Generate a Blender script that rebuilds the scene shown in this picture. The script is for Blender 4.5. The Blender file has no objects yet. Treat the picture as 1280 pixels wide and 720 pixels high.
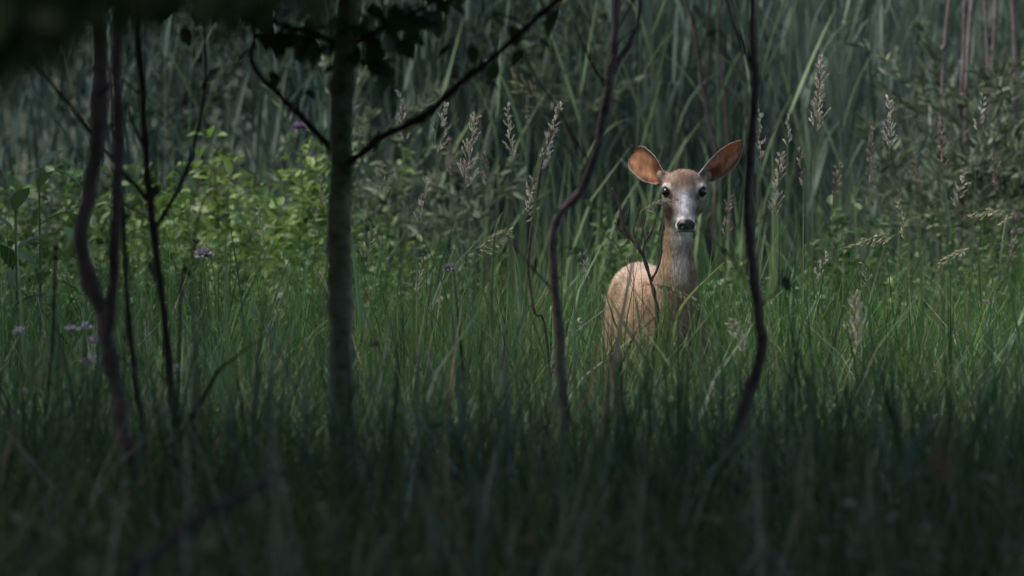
import bpy, math, random
import numpy as np
from mathutils import Vector, Matrix

sc = bpy.context.scene
R = math.radians
rng = np.random.default_rng(11)
random.seed(5)

# ------------------------------------------------------------------ camera, sky, sun, exposure
CAM_H, FPX, HORIZON = 1.40, 1280 * 300 / 36.0, 156.0      # lens 300 mm; row of the horizon (720-row photo)
PITCH = math.atan((360 - HORIZON) / FPX)
cam_d = bpy.data.cameras.new('camera'); cam = bpy.data.objects.new('camera', cam_d)
sc.collection.objects.link(cam); sc.camera = cam
cam.location = (0, 0, CAM_H); cam.rotation_euler = (R(90) - PITCH, 0, 0)
cam_d.lens = 300; cam_d.sensor_width = 36; cam_d.clip_start = 0.5; cam_d.clip_end = 3000
cam_d.dof.use_dof = True; cam_d.dof.focus_distance = 28.75; cam_d.dof.aperture_fstop = 5.2

SUN_EL, SUN_AZ = 56, -98      # azimuth measured from +Y (view direction) towards +X
world = bpy.data.worlds.new('World'); sc.world = world; world.use_nodes = True
nt = world.node_tree; nt.nodes.clear()
sky = nt.nodes.new('ShaderNodeTexSky'); sky.sky_type = 'NISHITA'; sky.sun_disc = False
sky.sun_elevation = R(SUN_EL); sky.sun_rotation = R(SUN_AZ)
bg = nt.nodes.new('ShaderNodeBackground'); bg.inputs['Strength'].default_value = 0.06
wo = nt.nodes.new('ShaderNodeOutputWorld')
nt.links.new(sky.outputs[0], bg.inputs[0]); nt.links.new(bg.outputs[0], wo.inputs[0])
sun_d = bpy.data.lights.new('sun', 'SUN'); sun_d.energy = 2.0; sun_d.angle = R(50); sun_d.color = (1.0, 0.94, 0.85)
sun = bpy.data.objects.new('sun', sun_d); sc.collection.objects.link(sun)
sd = Vector((math.sin(R(SUN_AZ)) * math.cos(R(SUN_EL)), math.cos(R(SUN_AZ)) * math.cos(R(SUN_EL)), math.sin(R(SUN_EL))))
sun.rotation_euler = sd.to_track_quat('Z', 'Y').to_euler()
vs = sc.view_settings
vs.view_transform = 'Standard'; vs.look = 'None'; vs.gamma = 1.0; vs.use_curve_mapping = False
vs.exposure = 1.76

# ------------------------------------------------------------------ helpers
def at(px, py, Y):
    """the place at distance Y that the photo (1280x720) shows in this pixel"""
    dx, dz = (px - 640) / FPX, (360 - py) / FPX
    c, s = math.cos(PITCH), math.sin(PITCH)
    d = Vector((dx, c + s * dz, -s + c * dz)); d *= Y / d.y
    return Vector((d.x, Y, CAM_H + d.z))

def ground_z(x, y):
    x = np.asarray(x, float); y = np.asarray(y, float)
    z = 0.035 * np.sin(x * 1.3 + .4) * np.cos(y * .7) + 0.03 * np.sin(y * 0.9 + x * .5)
    z = z * np.clip(np.hypot(x - .5, (y - 29.2) / 1.5) / 2.5, 0, 1)          # level where the doe stands
    far = np.clip((y - 60) / 60, 0, 1)
    return z * (1 - far) + far * far * (3 - 2 * far) * 9.0

def link(o, parent=None):
    sc.collection.objects.link(o)
    if parent is not None:
        o.parent = parent
        o.location = o.location
    return o

def tag(o, label=None, cat=None, group=None, kind=None):
    if label: o['label'] = label
    if cat: o['category'] = cat
    if group: o['group'] = group
    if kind: o['kind'] = kind
    return o

def thing(name, loc, label, cat, group=None, rz=0):
    o = bpy.data.objects.new(name, None); o.location = loc; o.rotation_euler = (0, 0, rz)
    o.empty_display_size = .1
    link(o)
    return tag(o, label, cat, group)

def mesh_np(name, V, F, mat, col=None, parent=None, origin=None, smooth=True, extra=None):
    """V (n,3) world coords, F (m,3|4) int or a list of such arrays"""
    V = np.asarray(V, np.float32).reshape(-1, 3)
    Fs = F if isinstance(F, list) else [F]
    Fs = [np.asarray(f, np.int32) for f in Fs if len(f)]
    off = np.array((0, 0, 0) if origin is None else tuple(origin), np.float32)
    V = V - off
    me = bpy.data.meshes.new(name)
    me.vertices.add(len(V)); me.vertices.foreach_set('co', V.ravel())
    nl = sum(f.size for f in Fs); nf = sum(len(f) for f in Fs)
    me.loops.add(nl); me.polygons.add(nf)
    me.loops.foreach_set('vertex_index', np.concatenate([f.ravel() for f in Fs]))
    sizes = np.concatenate([np.full(len(f), f.shape[1], np.int32) for f in Fs])
    starts = np.concatenate([[0], np.cumsum(sizes)[:-1]]).astype(np.int32)
    me.polygons.foreach_set('loop_start', starts)
    if smooth: me.polygons.foreach_set('use_smooth', np.ones(nf, bool))
    me.update(calc_edges=True)
    if col is not None:
        a = me.color_attributes.new('Col', 'FLOAT_COLOR', 'POINT')
        c = np.ones((len(V), 4), np.float32); c[:, :3] = col
        a.data.foreach_set('color', c.ravel())
    if extra:
        for k, v in extra.items():
            a = me.attributes.new(k, 'FLOAT', 'POINT'); a.data.foreach_set('value', np.asarray(v, np.float32))
    me.materials.append(mat)
    o = bpy.data.objects.new(name, me)
    if parent is not None:
        sc.collection.objects.link(o); o.parent = parent
        o.location = Vector(tuple(off)) - parent.matrix_world_loc if hasattr(parent, 'matrix_world_loc') else Vector(tuple(off)) - world_loc(parent)
    else:
        o.location = tuple(off); sc.collection.objects.link(o)
    return o

def world_loc(o):
    l = Vector(o.location)
    while o.parent is not None:
        o = o.parent; l = l + Vector(o.location)
    return l

# ------------------------------------------------------------------ materials
def mat_plant(name, transl=.35, rough=.5, spec=.3, var=.25, scale=14.0, tint=(1, 1, 1)):
    m = bpy.data.materials.new(name); m.use_nodes = True
    n = m.node_tree; n.nodes.clear(); L = n.links.new
    at_ = n.nodes.new('ShaderNodeAttribute'); at_.attribute_name = 'Col'
    no = n.nodes.new('ShaderNodeTexNoise'); no.inputs['Scale'].default_value = scale; no.inputs['Detail'].default_value = 4
    tc = n.nodes.new('ShaderNodeTexCoord'); L(tc.outputs['Object'], no.inputs['Vector'])
    mr = n.nodes.new('ShaderNodeMapRange'); mr.inputs[1].default_value = .3; mr.inputs[2].default_value = .7
    mr.inputs[3].default_value = 1 - var; mr.inputs[4].default_value = 1 + var; L(no.outputs['Fac'], mr.inputs[0])
    mu = n.nodes.new('ShaderNodeMix'); mu.data_type = 'RGBA'; mu.blend_type = 'MULTIPLY'; mu.inputs[0].default_value = 1
    L(at_.outputs['Color'], mu.inputs[6]); L(mr.outputs[0], mu.inputs[7])
    p = n.nodes.new('ShaderNodeBsdfPrincipled'); p.inputs['Roughness'].default_value = rough
    p.inputs['Specular IOR Level'].default_value = spec
    L(mu.outputs[2], p.inputs['Base Color'])
    out = n.nodes.new('ShaderNodeOutputMaterial')
    if transl > 0:
        t = n.nodes.new('ShaderNodeBsdfTranslucent'); L(mu.outputs[2], t.inputs['Color'])
        mx = n.nodes.new('ShaderNodeMixShader'); mx.inputs[0].default_value = transl
        L(p.outputs[0], mx.inputs[1]); L(t.outputs[0], mx.inputs[2]); L(mx.outputs[0], out.inputs[0])
    else:
        L(p.outputs[0], out.inputs[0])
    return m

def mat_bark(name, c1, c2, scale=30, bands=True):
    m = bpy.data.materials.new(name); m.use_nodes = True
    n = m.node_tree; L = n.links.new; p = n.nodes['Principled BSDF']
    tc = n.nodes.new('ShaderNodeTexCoord'); mp = n.nodes.new('ShaderNodeMapping')
    mp.inputs['Scale'].default_value = (1, 1, 1.6 if bands else .3)
    L(tc.outputs['Object'], mp.inputs[0])
    no = n.nodes.new('ShaderNodeTexNoise'); no.inputs['Scale'].default_value = scale; no.inputs['Detail'].default_value = 8
    no.inputs['Roughness'].default_value = .7
    L(mp.outputs[0], no.inputs['Vector'])
    no2 = n.nodes.new('ShaderNodeTexNoise'); no2.inputs['Scale'].default_value = 5; no2.inputs['Detail'].default_value = 3
    L(tc.outputs['Object'], no2.inputs['Vector'])
    ad = n.nodes.new('ShaderNodeMath'); ad.operation = 'ADD'; L(no.outputs[0], ad.inputs[0]); L(no2.outputs[0], ad.inputs[1])
    cr = n.nodes.new('ShaderNodeValToRGB'); cr.color_ramp.elements[0].position = .75; cr.color_ramp.elements[1].position = 1.25
    mr = n.nodes.new('ShaderNodeMapRange'); mr.inputs[1].default_value = .75; mr.inputs[2].default_value = 1.25
    L(ad.outputs[0], mr.inputs[0]); L(mr.outputs[0], cr.inputs[0])
    cr.color_ramp.elements[0].position = 0; cr.color_ramp.elements[1].position = 1
    cr.color_ramp.elements[0].color = (*c1, 1); cr.color_ramp.elements[1].color = (*c2, 1)
    L(cr.outputs[0], p.inputs['Base Color']); p.inputs['Roughness'].default_value = .85
    p.inputs['Specular IOR Level'].default_value = .2
    b = n.nodes.new('ShaderNodeBump'); b.inputs['Strength'].default_value = .8; b.inputs['Distance'].default_value = .006
    L(no.outputs[0], b.inputs['Height']); L(b.outputs[0], p.inputs['Normal'])
    return m

def mat_soil():
    m = bpy.data.materials.new('soil'); m.use_nodes = True
    n = m.node_tree; L = n.links.new; p = n.nodes['Principled BSDF']
    tc = n.nodes.new('ShaderNodeTexCoord')
    no = n.nodes.new('ShaderNodeTexNoise'); no.inputs['Scale'].default_value = 3; no.inputs['Detail'].default_value = 10
    L(tc.outputs['Object'], no.inputs['Vector'])
    cr = n.nodes.new('ShaderNodeValToRGB')
    cr.color_ramp.elements[0].color = (.018, .022, .010, 1); cr.color_ramp.elements[1].color = (.045, .048, .022, 1)
    L(no.outputs[0], cr.inputs[0]); L(cr.outputs[0], p.inputs['Base Color']); p.inputs['Roughness'].default_value = .95
    b = n.nodes.new('ShaderNodeBump'); b.inputs['Strength'].default_value = .6; L(no.outputs[0], b.inputs['Height']); L(b.outputs[0], p.inputs['Normal'])
    return m

M = dict(
    grass=mat_plant('grass_blade', .34, .45, .22, .18, 9),
    reed=mat_plant('reed_leaf', .28, .5, .3, .2, 6),
    leaf=mat_plant('broad_leaf', .36, .45, .35, .2, 20),
    dry=mat_plant('dry_straw', .25, .7, .15, .2, 30),
    petal=mat_plant('petal', .3, .7, .1, .2, 60),
    bark_dark=mat_bark('dark_bark', (.020, .014, .014), (.075, .052, .050), 42),
    bark_grey=mat_bark('grey_green_bark', (.026, .032, .020), (.27, .29, .19), 30),
    bark_purple=mat_bark('purple_brown_bark', (.045, .034, .033), (.21, .165, .158), 42),
    bark_pale=mat_bark('weathered_stem', (.06, .045, .042), (.19, .15, .145), 42),
    soil=mat_soil(),
)

# ------------------------------------------------------------------ geometry makers
def blades(base, az, length, width, lean, curl, S=4, col=None, power=1.6, belly=.35, twist=None):
    """arched grass blades; everything (N,) arrays. returns V, F(quads), C"""
    N = len(base); t = np.linspace(0, 1, S + 1)
    th = lean[:, None] + curl[:, None] * t[None, :] ** power
    seg = length[:, None] / S
    dh = np.sin(th) * seg; dv = np.cos(th) * seg
    h = np.concatenate([np.zeros((N, 1)), np.cumsum(dh[:, :-1], 1)], 1)
    v = np.concatenate([np.zeros((N, 1)), np.cumsum(dv[:, :-1], 1)], 1)
    ca, sa = np.cos(az)[:, None], np.sin(az)[:, None]
    P = np.stack([base[:, 0:1] + h * ca, base[:, 1:2] + h * sa, base[:, 2:3] + v], -1)
    wp = np.where(t < belly, .6 + .4 * t / belly, np.clip((1 - t) / (1 - belly), 0, 1) ** .75); wp[-1] = .04
    w = width[:, None] * wp[None, :] * .5
    ta = (az + np.pi / 2)[:, None] + (0 if twist is None else twist[:, None] * t[None, :])
    sx, sy = np.cos(ta), np.sin(ta)
    sx = np.broadcast_to(sx, w.shape); sy = np.broadcast_to(sy, w.shape)
    side = np.stack([sx * w, sy * w, np.zeros_like(w)], -1)
    V = np.stack([P - side, P + side], 2).reshape(-1, 3)
    b = (np.arange(N) * (S + 1) * 2)[:, None] + (np.arange(S) * 2)[None, :]
    b = b.reshape(-1)
    F = np.stack([b, b + 1, b + 3, b + 2], 1)
    C = None if col is None else np.repeat(col, (S + 1) * 2, 0)
    return V, F, C

def leaves(pos, direc, normal, length, width, col, fold=.18, droop=.2):
    """ovate folded leaves: 8 verts, 3 rows; returns V,F(quads),C"""
    N = len(pos)
    d = direc / (np.linalg.norm(direc, axis=1, keepdims=True) + 1e-9)
    s = np.cross(d, normal); s /= (np.linalg.norm(s, axis=1, keepdims=True) + 1e-9)
    n = np.cross(s, d)
    rows = [(0, .06), (.28, .86), (.6, .92), (1, .0)]
    V = []
    for t, w in rows:
        c = pos + d * (length * t)[:, None] - n * (length * droop * t * t)[:, None]
        if t == 0: V += [c]
        elif t == 1: V += [c]
        else:
            ws = s * (width * w * .5)[:, None]; up = n * (width * fold * w)[:, None]
            V += [c - ws + up, c, c + ws + up]
    V = np.stack(V, 1)                                        # N,8: 0 base,1-3,4-6,7 tip
    b = np.arange(N) * 8
    q = [np.stack([b + 1, b + 2, b + 5, b + 4], 1), np.stack([b + 2, b + 3, b + 6, b + 5], 1)]
    t_ = [np.stack([b, b + 2, b + 1], 1), np.stack([b, b + 3, b + 2], 1), np.stack([b + 4, b + 5, b + 7], 1), np.stack([b + 5, b + 6, b + 7], 1)]
    return V.reshape(-1, 3), [np.concatenate(q), np.concatenate(t_)], np.repeat(col, 8, 0)

class Bag:
    """collects pieces of one object"""
    def __init__(s): s.V = []; s.Q = []; s.T = []; s.C = []; s.n = 0
    def add(s, V, F, C):
        V = np.asarray(V).reshape(-1, 3)
        for f in (F if isinstance(F, list) else [F]):
            f = np.asarray(f) + s.n
            (s.Q if f.shape[1] == 4 else s.T).append(f)
        C = np.asarray(C, float)
        if C.ndim == 1: C = np.tile(C, (len(V), 1))
        s.V.append(V); s.C.append(C); s.n += len(V)
    def build(s, name, mat, parent=None, origin=None, smooth=True):
        F = []
        if s.Q: F.append(np.concatenate(s.Q))
        if s.T: F.append(np.concatenate(s.T))
        return mesh_np(name, np.concatenate(s.V), F, mat, np.concatenate(s.C), parent, origin, smooth)

def smooth_path(pts, sub=5):
    P = [np.array(tuple(p), float) for p in pts]
    P = [2 * P[0] - P[1]] + P + [2 * P[-1] - P[-2]]
    out = []
    for i in range(1, len(P) - 2):
        for k in range(sub):
            t = k / sub; a, b, c, d = P[i - 1:i + 3]
            out.append(.5 * (2 * b + (c - a) * t + (2 * a - 5 * b + 4 * c - d) * t * t + (3 * b - a - 3 * c + d) * t ** 3))
    out.append(P[-2])
    return np.array(out)

def tube(pts, r0, r1, sides=8, sub=5, wob=.06, seed=0, smooth=True, cap=True):
    P = smooth_path(pts, sub) if smooth and len(pts) > 2 else np.array([tuple(p) for p in pts], float)
    g = np.random.default_rng(seed); n = len(P)
    T = np.gradient(P, axis=0); T /= np.linalg.norm(T, axis=1, keepdims=True)
    ref = np.array([.13, .97, .21]) if abs(T[0][1]) < .9 else np.array([1., 0, 0])
    s = np.cross(T, ref); s /= np.linalg.norm(s, axis=1, keepdims=True); u = np.cross(s, T)
    L = np.concatenate([[0], np.cumsum(np.linalg.norm(np.diff(P, axis=0), axis=1))]); L /= L[-1]
    rad = (r0 + (r1 - r0) * L) * (1 + wob * g.normal(size=n))
    if wob > .03:
        kn = g.random(n) < .10; rad = rad * np.where(kn, 1.25, 1); jt = g.normal(size=(n, 3)); jt[1:] = (jt[1:] + jt[:-1]) / 2; jt[0] = 0; jt[-1] = 0
        P = P + jt * (rad * (.22 if r0 < .03 else .09))[:, None]
    a = np.arange(sides) / sides * 2 * np.pi
    rr = rad[:, None] * (1 + wob * .7 * g.normal(size=(n, sides)))
    V = P[:, None, :] + rr[..., None] * (np.cos(a)[None, :, None] * s[:, None, :] + np.sin(a)[None, :, None] * u[:, None, :])
    i = np.arange(n - 1)[:, None] * sides; j = np.arange(sides)[None, :]; k = (j + 1) % sides
    F = np.stack([i + j, i + k, i + sides + k, i + sides + j], -1).reshape(-1, 4)
    V = V.reshape(-1, 3)
    if cap:
        V = np.concatenate([V, P[-1:] + T[-1:] * r1])
        e = (n - 1) * sides; tip = len(V) - 1
        return V, [F, np.stack([e + np.arange(sides), e + (np.arange(sides) + 1) % sides, np.full(sides, tip)], 1)], P
    return V, F, P

def rodmesh(name, pts, r0, r1, mat, parent, col=(.5, .5, .5), sides=8, seed=0, wob=.06, sub=5):
    V, F, P = tube(pts, r0, r1, sides, sub, wob, seed)
    return mesh_np(name, V, F, mat, np.array(col), parent, P[0]), P

def unit(n, g=rng):
    v = g.normal(size=(n, 3)); return v / np.linalg.norm(v, axis=1, keepdims=True)

def colmix(n, a, b, g=rng, jit=.12):
    a, b = np.array(a), np.array(b); t = g.random((n, 1))
    return np.clip((a + (b - a) * t) * (1 + jit * g.normal(size=(n, 1))), .004, 1)

# ------------------------------------------------------------------ ground
gx = np.concatenate([-np.geomspace(900, 14, 12), np.linspace(-12, 12, 49), np.geomspace(14, 900, 12)])
gy = np.concatenate([-np.geomspace(700, 12, 10), np.linspace(-10, 64, 111), np.geomspace(66, 2500, 26)])
X, Y = np.meshgrid(gx, gy); V = np.stack([X, Y, ground_z(X, Y)], -1).reshape(-1, 3)
nx = len(gx); i = np.arange(len(gy) - 1)[:, None] * nx + np.arange(nx - 1)[None, :]; i = i.ravel()
g_ = mesh_np('ground', V, np.stack([i, i + 1, i + nx + 1, i + nx], 1), M['soil'])
tag(g_, kind='structure')

# ------------------------------------------------------------------ meadow grass (stuff)
DEER_Y = 28.8
def field(n, y0, y1, margin=1.3):
    y = y0 + (y1 - y0) * rng.random(n) ** .9
    x = (rng.random(n) * 2 - 1) * (.061 * y + margin)
    return np.stack([x, y, ground_z(x, y) - .02], 1)

def clump(x, y, s, seed):
    return np.sin(x * s + seed) * np.cos(y * s * .8 + 1.7 * seed) + .5 * np.sin(x * s * 2.3 + y * s * 1.9 + seed)

STEMS = [(at(425, 500, 22.0).x, 22.0), (at(704, 500, 23.6).x, 23.6), (at(915, 560, 21.4).x, 21.4), (at(160, 560, 21.4).x, 21.4), (at(218, 540, 22.2).x, 22.2)]
def grass(name, n, y0, y1, lmean, wmean, label, ca, cb, hfun=None, S=4):
    B = field(n, y0, y1)
    cl = clump(B[:, 0], B[:, 1], 3.1, 2.0) + .6 * clump(B[:, 0], B[:, 1], 7.7, .3)
    keep = rng.random(n) < np.clip(.58 + .42 * cl, .10, 1); B = B[keep]; cl = cl[keep]; n = len(B)
    for (qx, qy) in STEMS:
        k_ = np.hypot((B[:, 0] - qx) / .12, (B[:, 1] - qy + .5) / .9) < 1; B[k_, 2] -= .10
    L = lmean * (1 + .26 * rng.normal(size=n) + .15 * cl); L = np.clip(L, .12, lmean * 1.7)
    if hfun is not None: L *= hfun(B[:, 0], B[:, 1])
    # blades grow in tufts that fan out and are combed a little by the wind
    az = rng.random(n) * 2 * np.pi
    lean = np.abs(rng.normal(size=n)) * .24 + .03
    curl = np.clip(rng.normal(.75, .6, n), -.2, 2.6)
    bent = rng.random(n) < .07; curl[bent] += 1.6; lean[bent] += .3
    W = wmean * np.clip(1 + .45 * rng.normal(size=n), .35, 2.4)
    hue = clump(B[:, 0], B[:, 1], 2.1, 5.0)[:, None]
    c = colmix(n, ca, cb, jit=.22) * (1 + .20 * clump(B[:, 0], B[:, 1], 5.3, 4.1))[:, None].clip(.5, 1.6) * (1 + np.array([.16, 0, -.18]) * hue)
    pale = rng.random(n) < np.where(B[:, 1] < 24, .06, .010); c[pale] = colmix(pale.sum(), (.15, .19, .14), (.27, .31, .25)); W[pale] *= 1.4  # pale blades stand in for glints, most of them near
    dry = rng.random(n) < .05; c[dry] = colmix(dry.sum(), (.22, .18, .10), (.34, .29, .19)); lean[dry] += .15 * rng.random(dry.sum())
    V, F, C = blades(B, az, L, W, lean, curl, S, np.clip(c, .01, 1), twist=rng.normal(0, .9, n))
    o = mesh_np(name, V, F, M['grass'], C)
    return tag(o, label, 'grass', kind='stuff')

def low_near_deer(x, y):      # the doe stands in a spot trodden lower
    d = np.hypot((x - .55) / .55, (y - (DEER_Y - .3)) / 1.6)
    return 1 - .06 * np.clip(1 - d, 0, 1)

def near_h(x, y): return .74 + .26 * np.clip((y - 15) / 7, 0, 1)
grass('near_meadow_grass', 36000, 13.2, 20.5, .62, .0095, 'dark blurred grass along the bottom of the picture', (.048, .076, .028), (.098, .132, .054), near_h)
grass('meadow_grass', 62000, 20, 27.2, .62, .0078, 'long green meadow grass in front of the doe', (.038, .086, .030), (.090, .150, .052), near_h)
grass('clearing_grass', 60000, 26.8, 35, .68, .0074, 'bright green grass in the clearing around and behind the doe', (.036, .100, .020), (.125, .215, .048), low_near_deer)

grass('broad_meadow_grass', 5200, 20, 34.5, .74, .0150, 'scattered broader blades in the meadow', (.045, .095, .045), (.110, .170, .085))
grass('glint_near_grass', 420, 14.5, 22, .62, .0185, 'sparse broad blades coloured pale as glints in the dark near grass', (.16, .20, .17), (.34, .38, .34))  # broad blades coloured pale to stand in for blurred glints
def straw(n):
    B = field(n, 19, 34.8); L = .55 + .45 * rng.random(n)
    V, F, C = blades(B, rng.random(n) * 6.283, L, .0022 + .0022 * rng.random(n), np.abs(rng.normal(0, .28, n)), rng.random(n) ** 2 * 1.2, 4, colmix(n, (.20, .17, .095), (.42, .36, .24)), belly=.1)
    return tag(mesh_np('dry_straw', V, F, M['dry'], C), 'thin dry straws scattered through the meadow', 'straw', kind='stuff')
straw(2800)

def weeds(name, n, y0, y1, label, ls, ca, cb):
    bag = Bag(); B = field(n, y0, y1, 1.0); H = .35 + .32 * rng.random(n)
    az = rng.random(n) * 6.283; lean = np.abs(rng.normal(0, .12, n))
    V, F, C = blades(B, az, H, np.full(n, .006), lean, np.full(n, .15), 3, colmix(n, ca, cb), belly=.05); bag.add(V, F, C)
    for k in range(12):
        t = .25 + .75 * (k + rng.random(n)) / 12
        P = B + np.stack([np.cos(az) * np.sin(lean) * H * t, np.sin(az) * np.sin(lean) * H * t, np.cos(lean) * H * t], 1)
        a = rng.random(n) * 6.283; d = np.stack([np.cos(a), np.sin(a), .5 + .4 * rng.normal(size=n)], 1)
        sz = ls * (.5 + .8 * rng.random(n)) * (1.2 - .5 * t)
        V, F, C = leaves(P, d, np.tile([0, 0, 1.], (n, 1)) + unit(n) * .4, sz, sz * .45, colmix(n, ca, cb), droop=.3); bag.add(V, F, C)
    return tag(bag.build(name, M['leaf']), label, 'weeds', kind='stuff')
weeds('near_weeds', 800, 14, 21, 'leafy weeds with glints put into their colour, among the near grass', .080, (.060, .10, .055), (.150, .20, .130))  # weeds coloured paler to put glints into the near grass
weeds('meadow_weeds', 1800, 20, 34, 'small leafy weeds among the meadow grass', .055, (.050, .100, .035), (.095, .150, .060))

# ------------------------------------------------------------------ reed bed and thicket behind (stuff)
def reed_field(name, n, y0, y1, h0, h1, label, ca, cb, lw=.022, dens=None):
    y = y0 + (y1 - y0) * rng.random(n); x = (rng.random(n) * 2 - 1) * (.061 * y + 1.6)
    if dens is not None:
        k = rng.random(n) < dens(x, y); x, y = x[k], y[k]; n = len(x)
    B = np.stack([x, y, ground_z(x, y)], 1); H = h0 + (h1 - h0) * rng.random(n)
    bag = Bag()
    az = rng.random(n) * 6.283; lean = np.abs(rng.normal(0, .07, n)); curl = rng.random(n) * .18
    V, F, C = blades(B, az, H, np.full(n, .011), lean, curl, 3, colmix(n, ca, cb) * .9, belly=.05)
    bag.add(V, F, C)
    for k in range(11):
        t = .12 + .85 * (k + rng.random(n) * .8) / 11
        th = lean + curl * t * .4
        P = B + np.stack([np.cos(az) * np.sin(th) * H * t, np.sin(az) * np.sin(th) * H * t, np.cos(th) * H * t], 1)
        L = (.38 + .3 * rng.random(n)) * (1.1 - .4 * t)
        V, F, C = blades(P, rng.random(n) * 6.283, L, lw * (.6 + .7 * rng.random(n)), .12 + .30 * rng.random(n), rng.random(n) ** 2 * 1.7, 5,
                         colmix(n, ca, cb), power=1.5, belly=.25, twist=rng.normal(0, .7, n))
        bag.add(V, F, C)
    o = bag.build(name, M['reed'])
    return tag(o, label, 'reeds', kind='stuff')

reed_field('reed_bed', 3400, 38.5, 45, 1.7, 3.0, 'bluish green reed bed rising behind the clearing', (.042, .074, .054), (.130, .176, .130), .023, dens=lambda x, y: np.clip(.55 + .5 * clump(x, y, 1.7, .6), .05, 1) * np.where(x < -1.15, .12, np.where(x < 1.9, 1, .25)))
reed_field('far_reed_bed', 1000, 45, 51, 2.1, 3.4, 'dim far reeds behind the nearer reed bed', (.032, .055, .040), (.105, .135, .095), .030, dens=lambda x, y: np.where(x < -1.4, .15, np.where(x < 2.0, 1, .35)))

def willow_mass(name, spots, label):
    bag = Bag()
    for (px, py, Y, rx, rz, n) in spots:
        c = np.array(tuple(at(px, py, Y)))
        k = n // 40
        tips = unit(k) * (rng.random((k, 1)) ** .4) * np.array([rx, .5, rz]) + c
        for q in tips:
            d0 = unit(1)[0] * .6 + np.array([0, 0, .5]); d0 /= np.linalg.norm(d0); L = .3 + .3 * rng.random()
            u = rng.random(40); p = q + d0 * (u * L)[:, None] + np.array([0, 0, -.10]) * (u ** 2)[:, None]
            s = .07 * (.6 + .7 * rng.random(40))
            V, F, C = leaves(p, d0 + unit(40) * .8, unit(40), s, s * .22, colmix(40, (.040, .062, .036), (.150, .180, .105)), droop=.2)
            bag.add(V, F, C)
    return tag(bag.build(name, M['leaf']), label, 'shrubs', kind='stuff')
willow_mass('feathery_shrubs', [(500, 60, 40, .5, .35, 2200), (610, 50, 40, .5, .35, 2200), (690, 110, 39, .35, .3, 1400), (300, 110, 40, .5, .3, 1600), (1235, 190, 36.5, .32, .35, 1900), (1180, 265, 36, .35, .28, 1600), (1262, 285, 36, .32, .28, 1500), (430, 255, 37, .4, .3, 1400), (530, 285, 36.5, .35, .22, 1000)], 'soft feathery shrubs in dim light behind the clearing')

# upright sword-shaped leaves between the reeds
def swords(name, n, y0, y1, L0, L1, w, ca, cb, label, dens):
    y = y0 + (y1 - y0) * rng.random(n); x = (rng.random(n) * 2 - 1) * (.061 * y + 1.2)
    k = rng.random(n) < dens(x, y); x, y = x[k], y[k]; n = len(x)
    B = np.stack([x, y, ground_z(x, y)], 1)
    V, F, C = blades(B, rng.random(n) * 6.283, L0 + (L1 - L0) * rng.random(n), w * (.6 + .8 * rng.random(n)), np.abs(rng.normal(0, .06, n)),
                     rng.random(n) ** 3 * 1.3, 5, colmix(n, ca, cb), power=2.2, belly=.4, twist=rng.normal(0, .6, n))
    return tag(mesh_np(name, V, F, M['reed'], C), label, 'rushes', kind='stuff')
swords('rush_leaves', 2600, 35.2, 39.8, .8, 1.40, .016, (.075, .125, .050), (.125, .180, .075), 'upright sword shaped green leaves at the foot of the reeds',
       lambda x, y: np.clip(.25 + .8 * clump(x, y, 2.3, 3.4), .03, 1))

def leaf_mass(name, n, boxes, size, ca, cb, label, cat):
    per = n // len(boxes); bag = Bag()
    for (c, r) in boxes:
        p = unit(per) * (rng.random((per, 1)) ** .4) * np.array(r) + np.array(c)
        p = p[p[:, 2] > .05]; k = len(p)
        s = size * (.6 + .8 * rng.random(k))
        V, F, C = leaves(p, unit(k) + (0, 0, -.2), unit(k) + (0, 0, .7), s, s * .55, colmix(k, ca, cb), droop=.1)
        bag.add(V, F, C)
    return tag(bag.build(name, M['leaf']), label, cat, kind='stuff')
bx = []
for k in range(26):
    x = -6.5 + 13 * (k % 13) / 12 + rng.normal(0, .3); y = 52.5 + (k // 13) * 3.2 + rng.normal(0, .4)
    bx.append(((x, y, 1.6 + rng.random() * .8 + (k // 13) * 1.2), (1.0, 1.1, 2.0 + rng.random() * .8)))
leaf_mass('far_thicket', 44000, bx, .12, (.014, .026, .016), (.030, .050, .028), 'dark thicket of shrubs closing the view behind the reeds', 'thicket')

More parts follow.
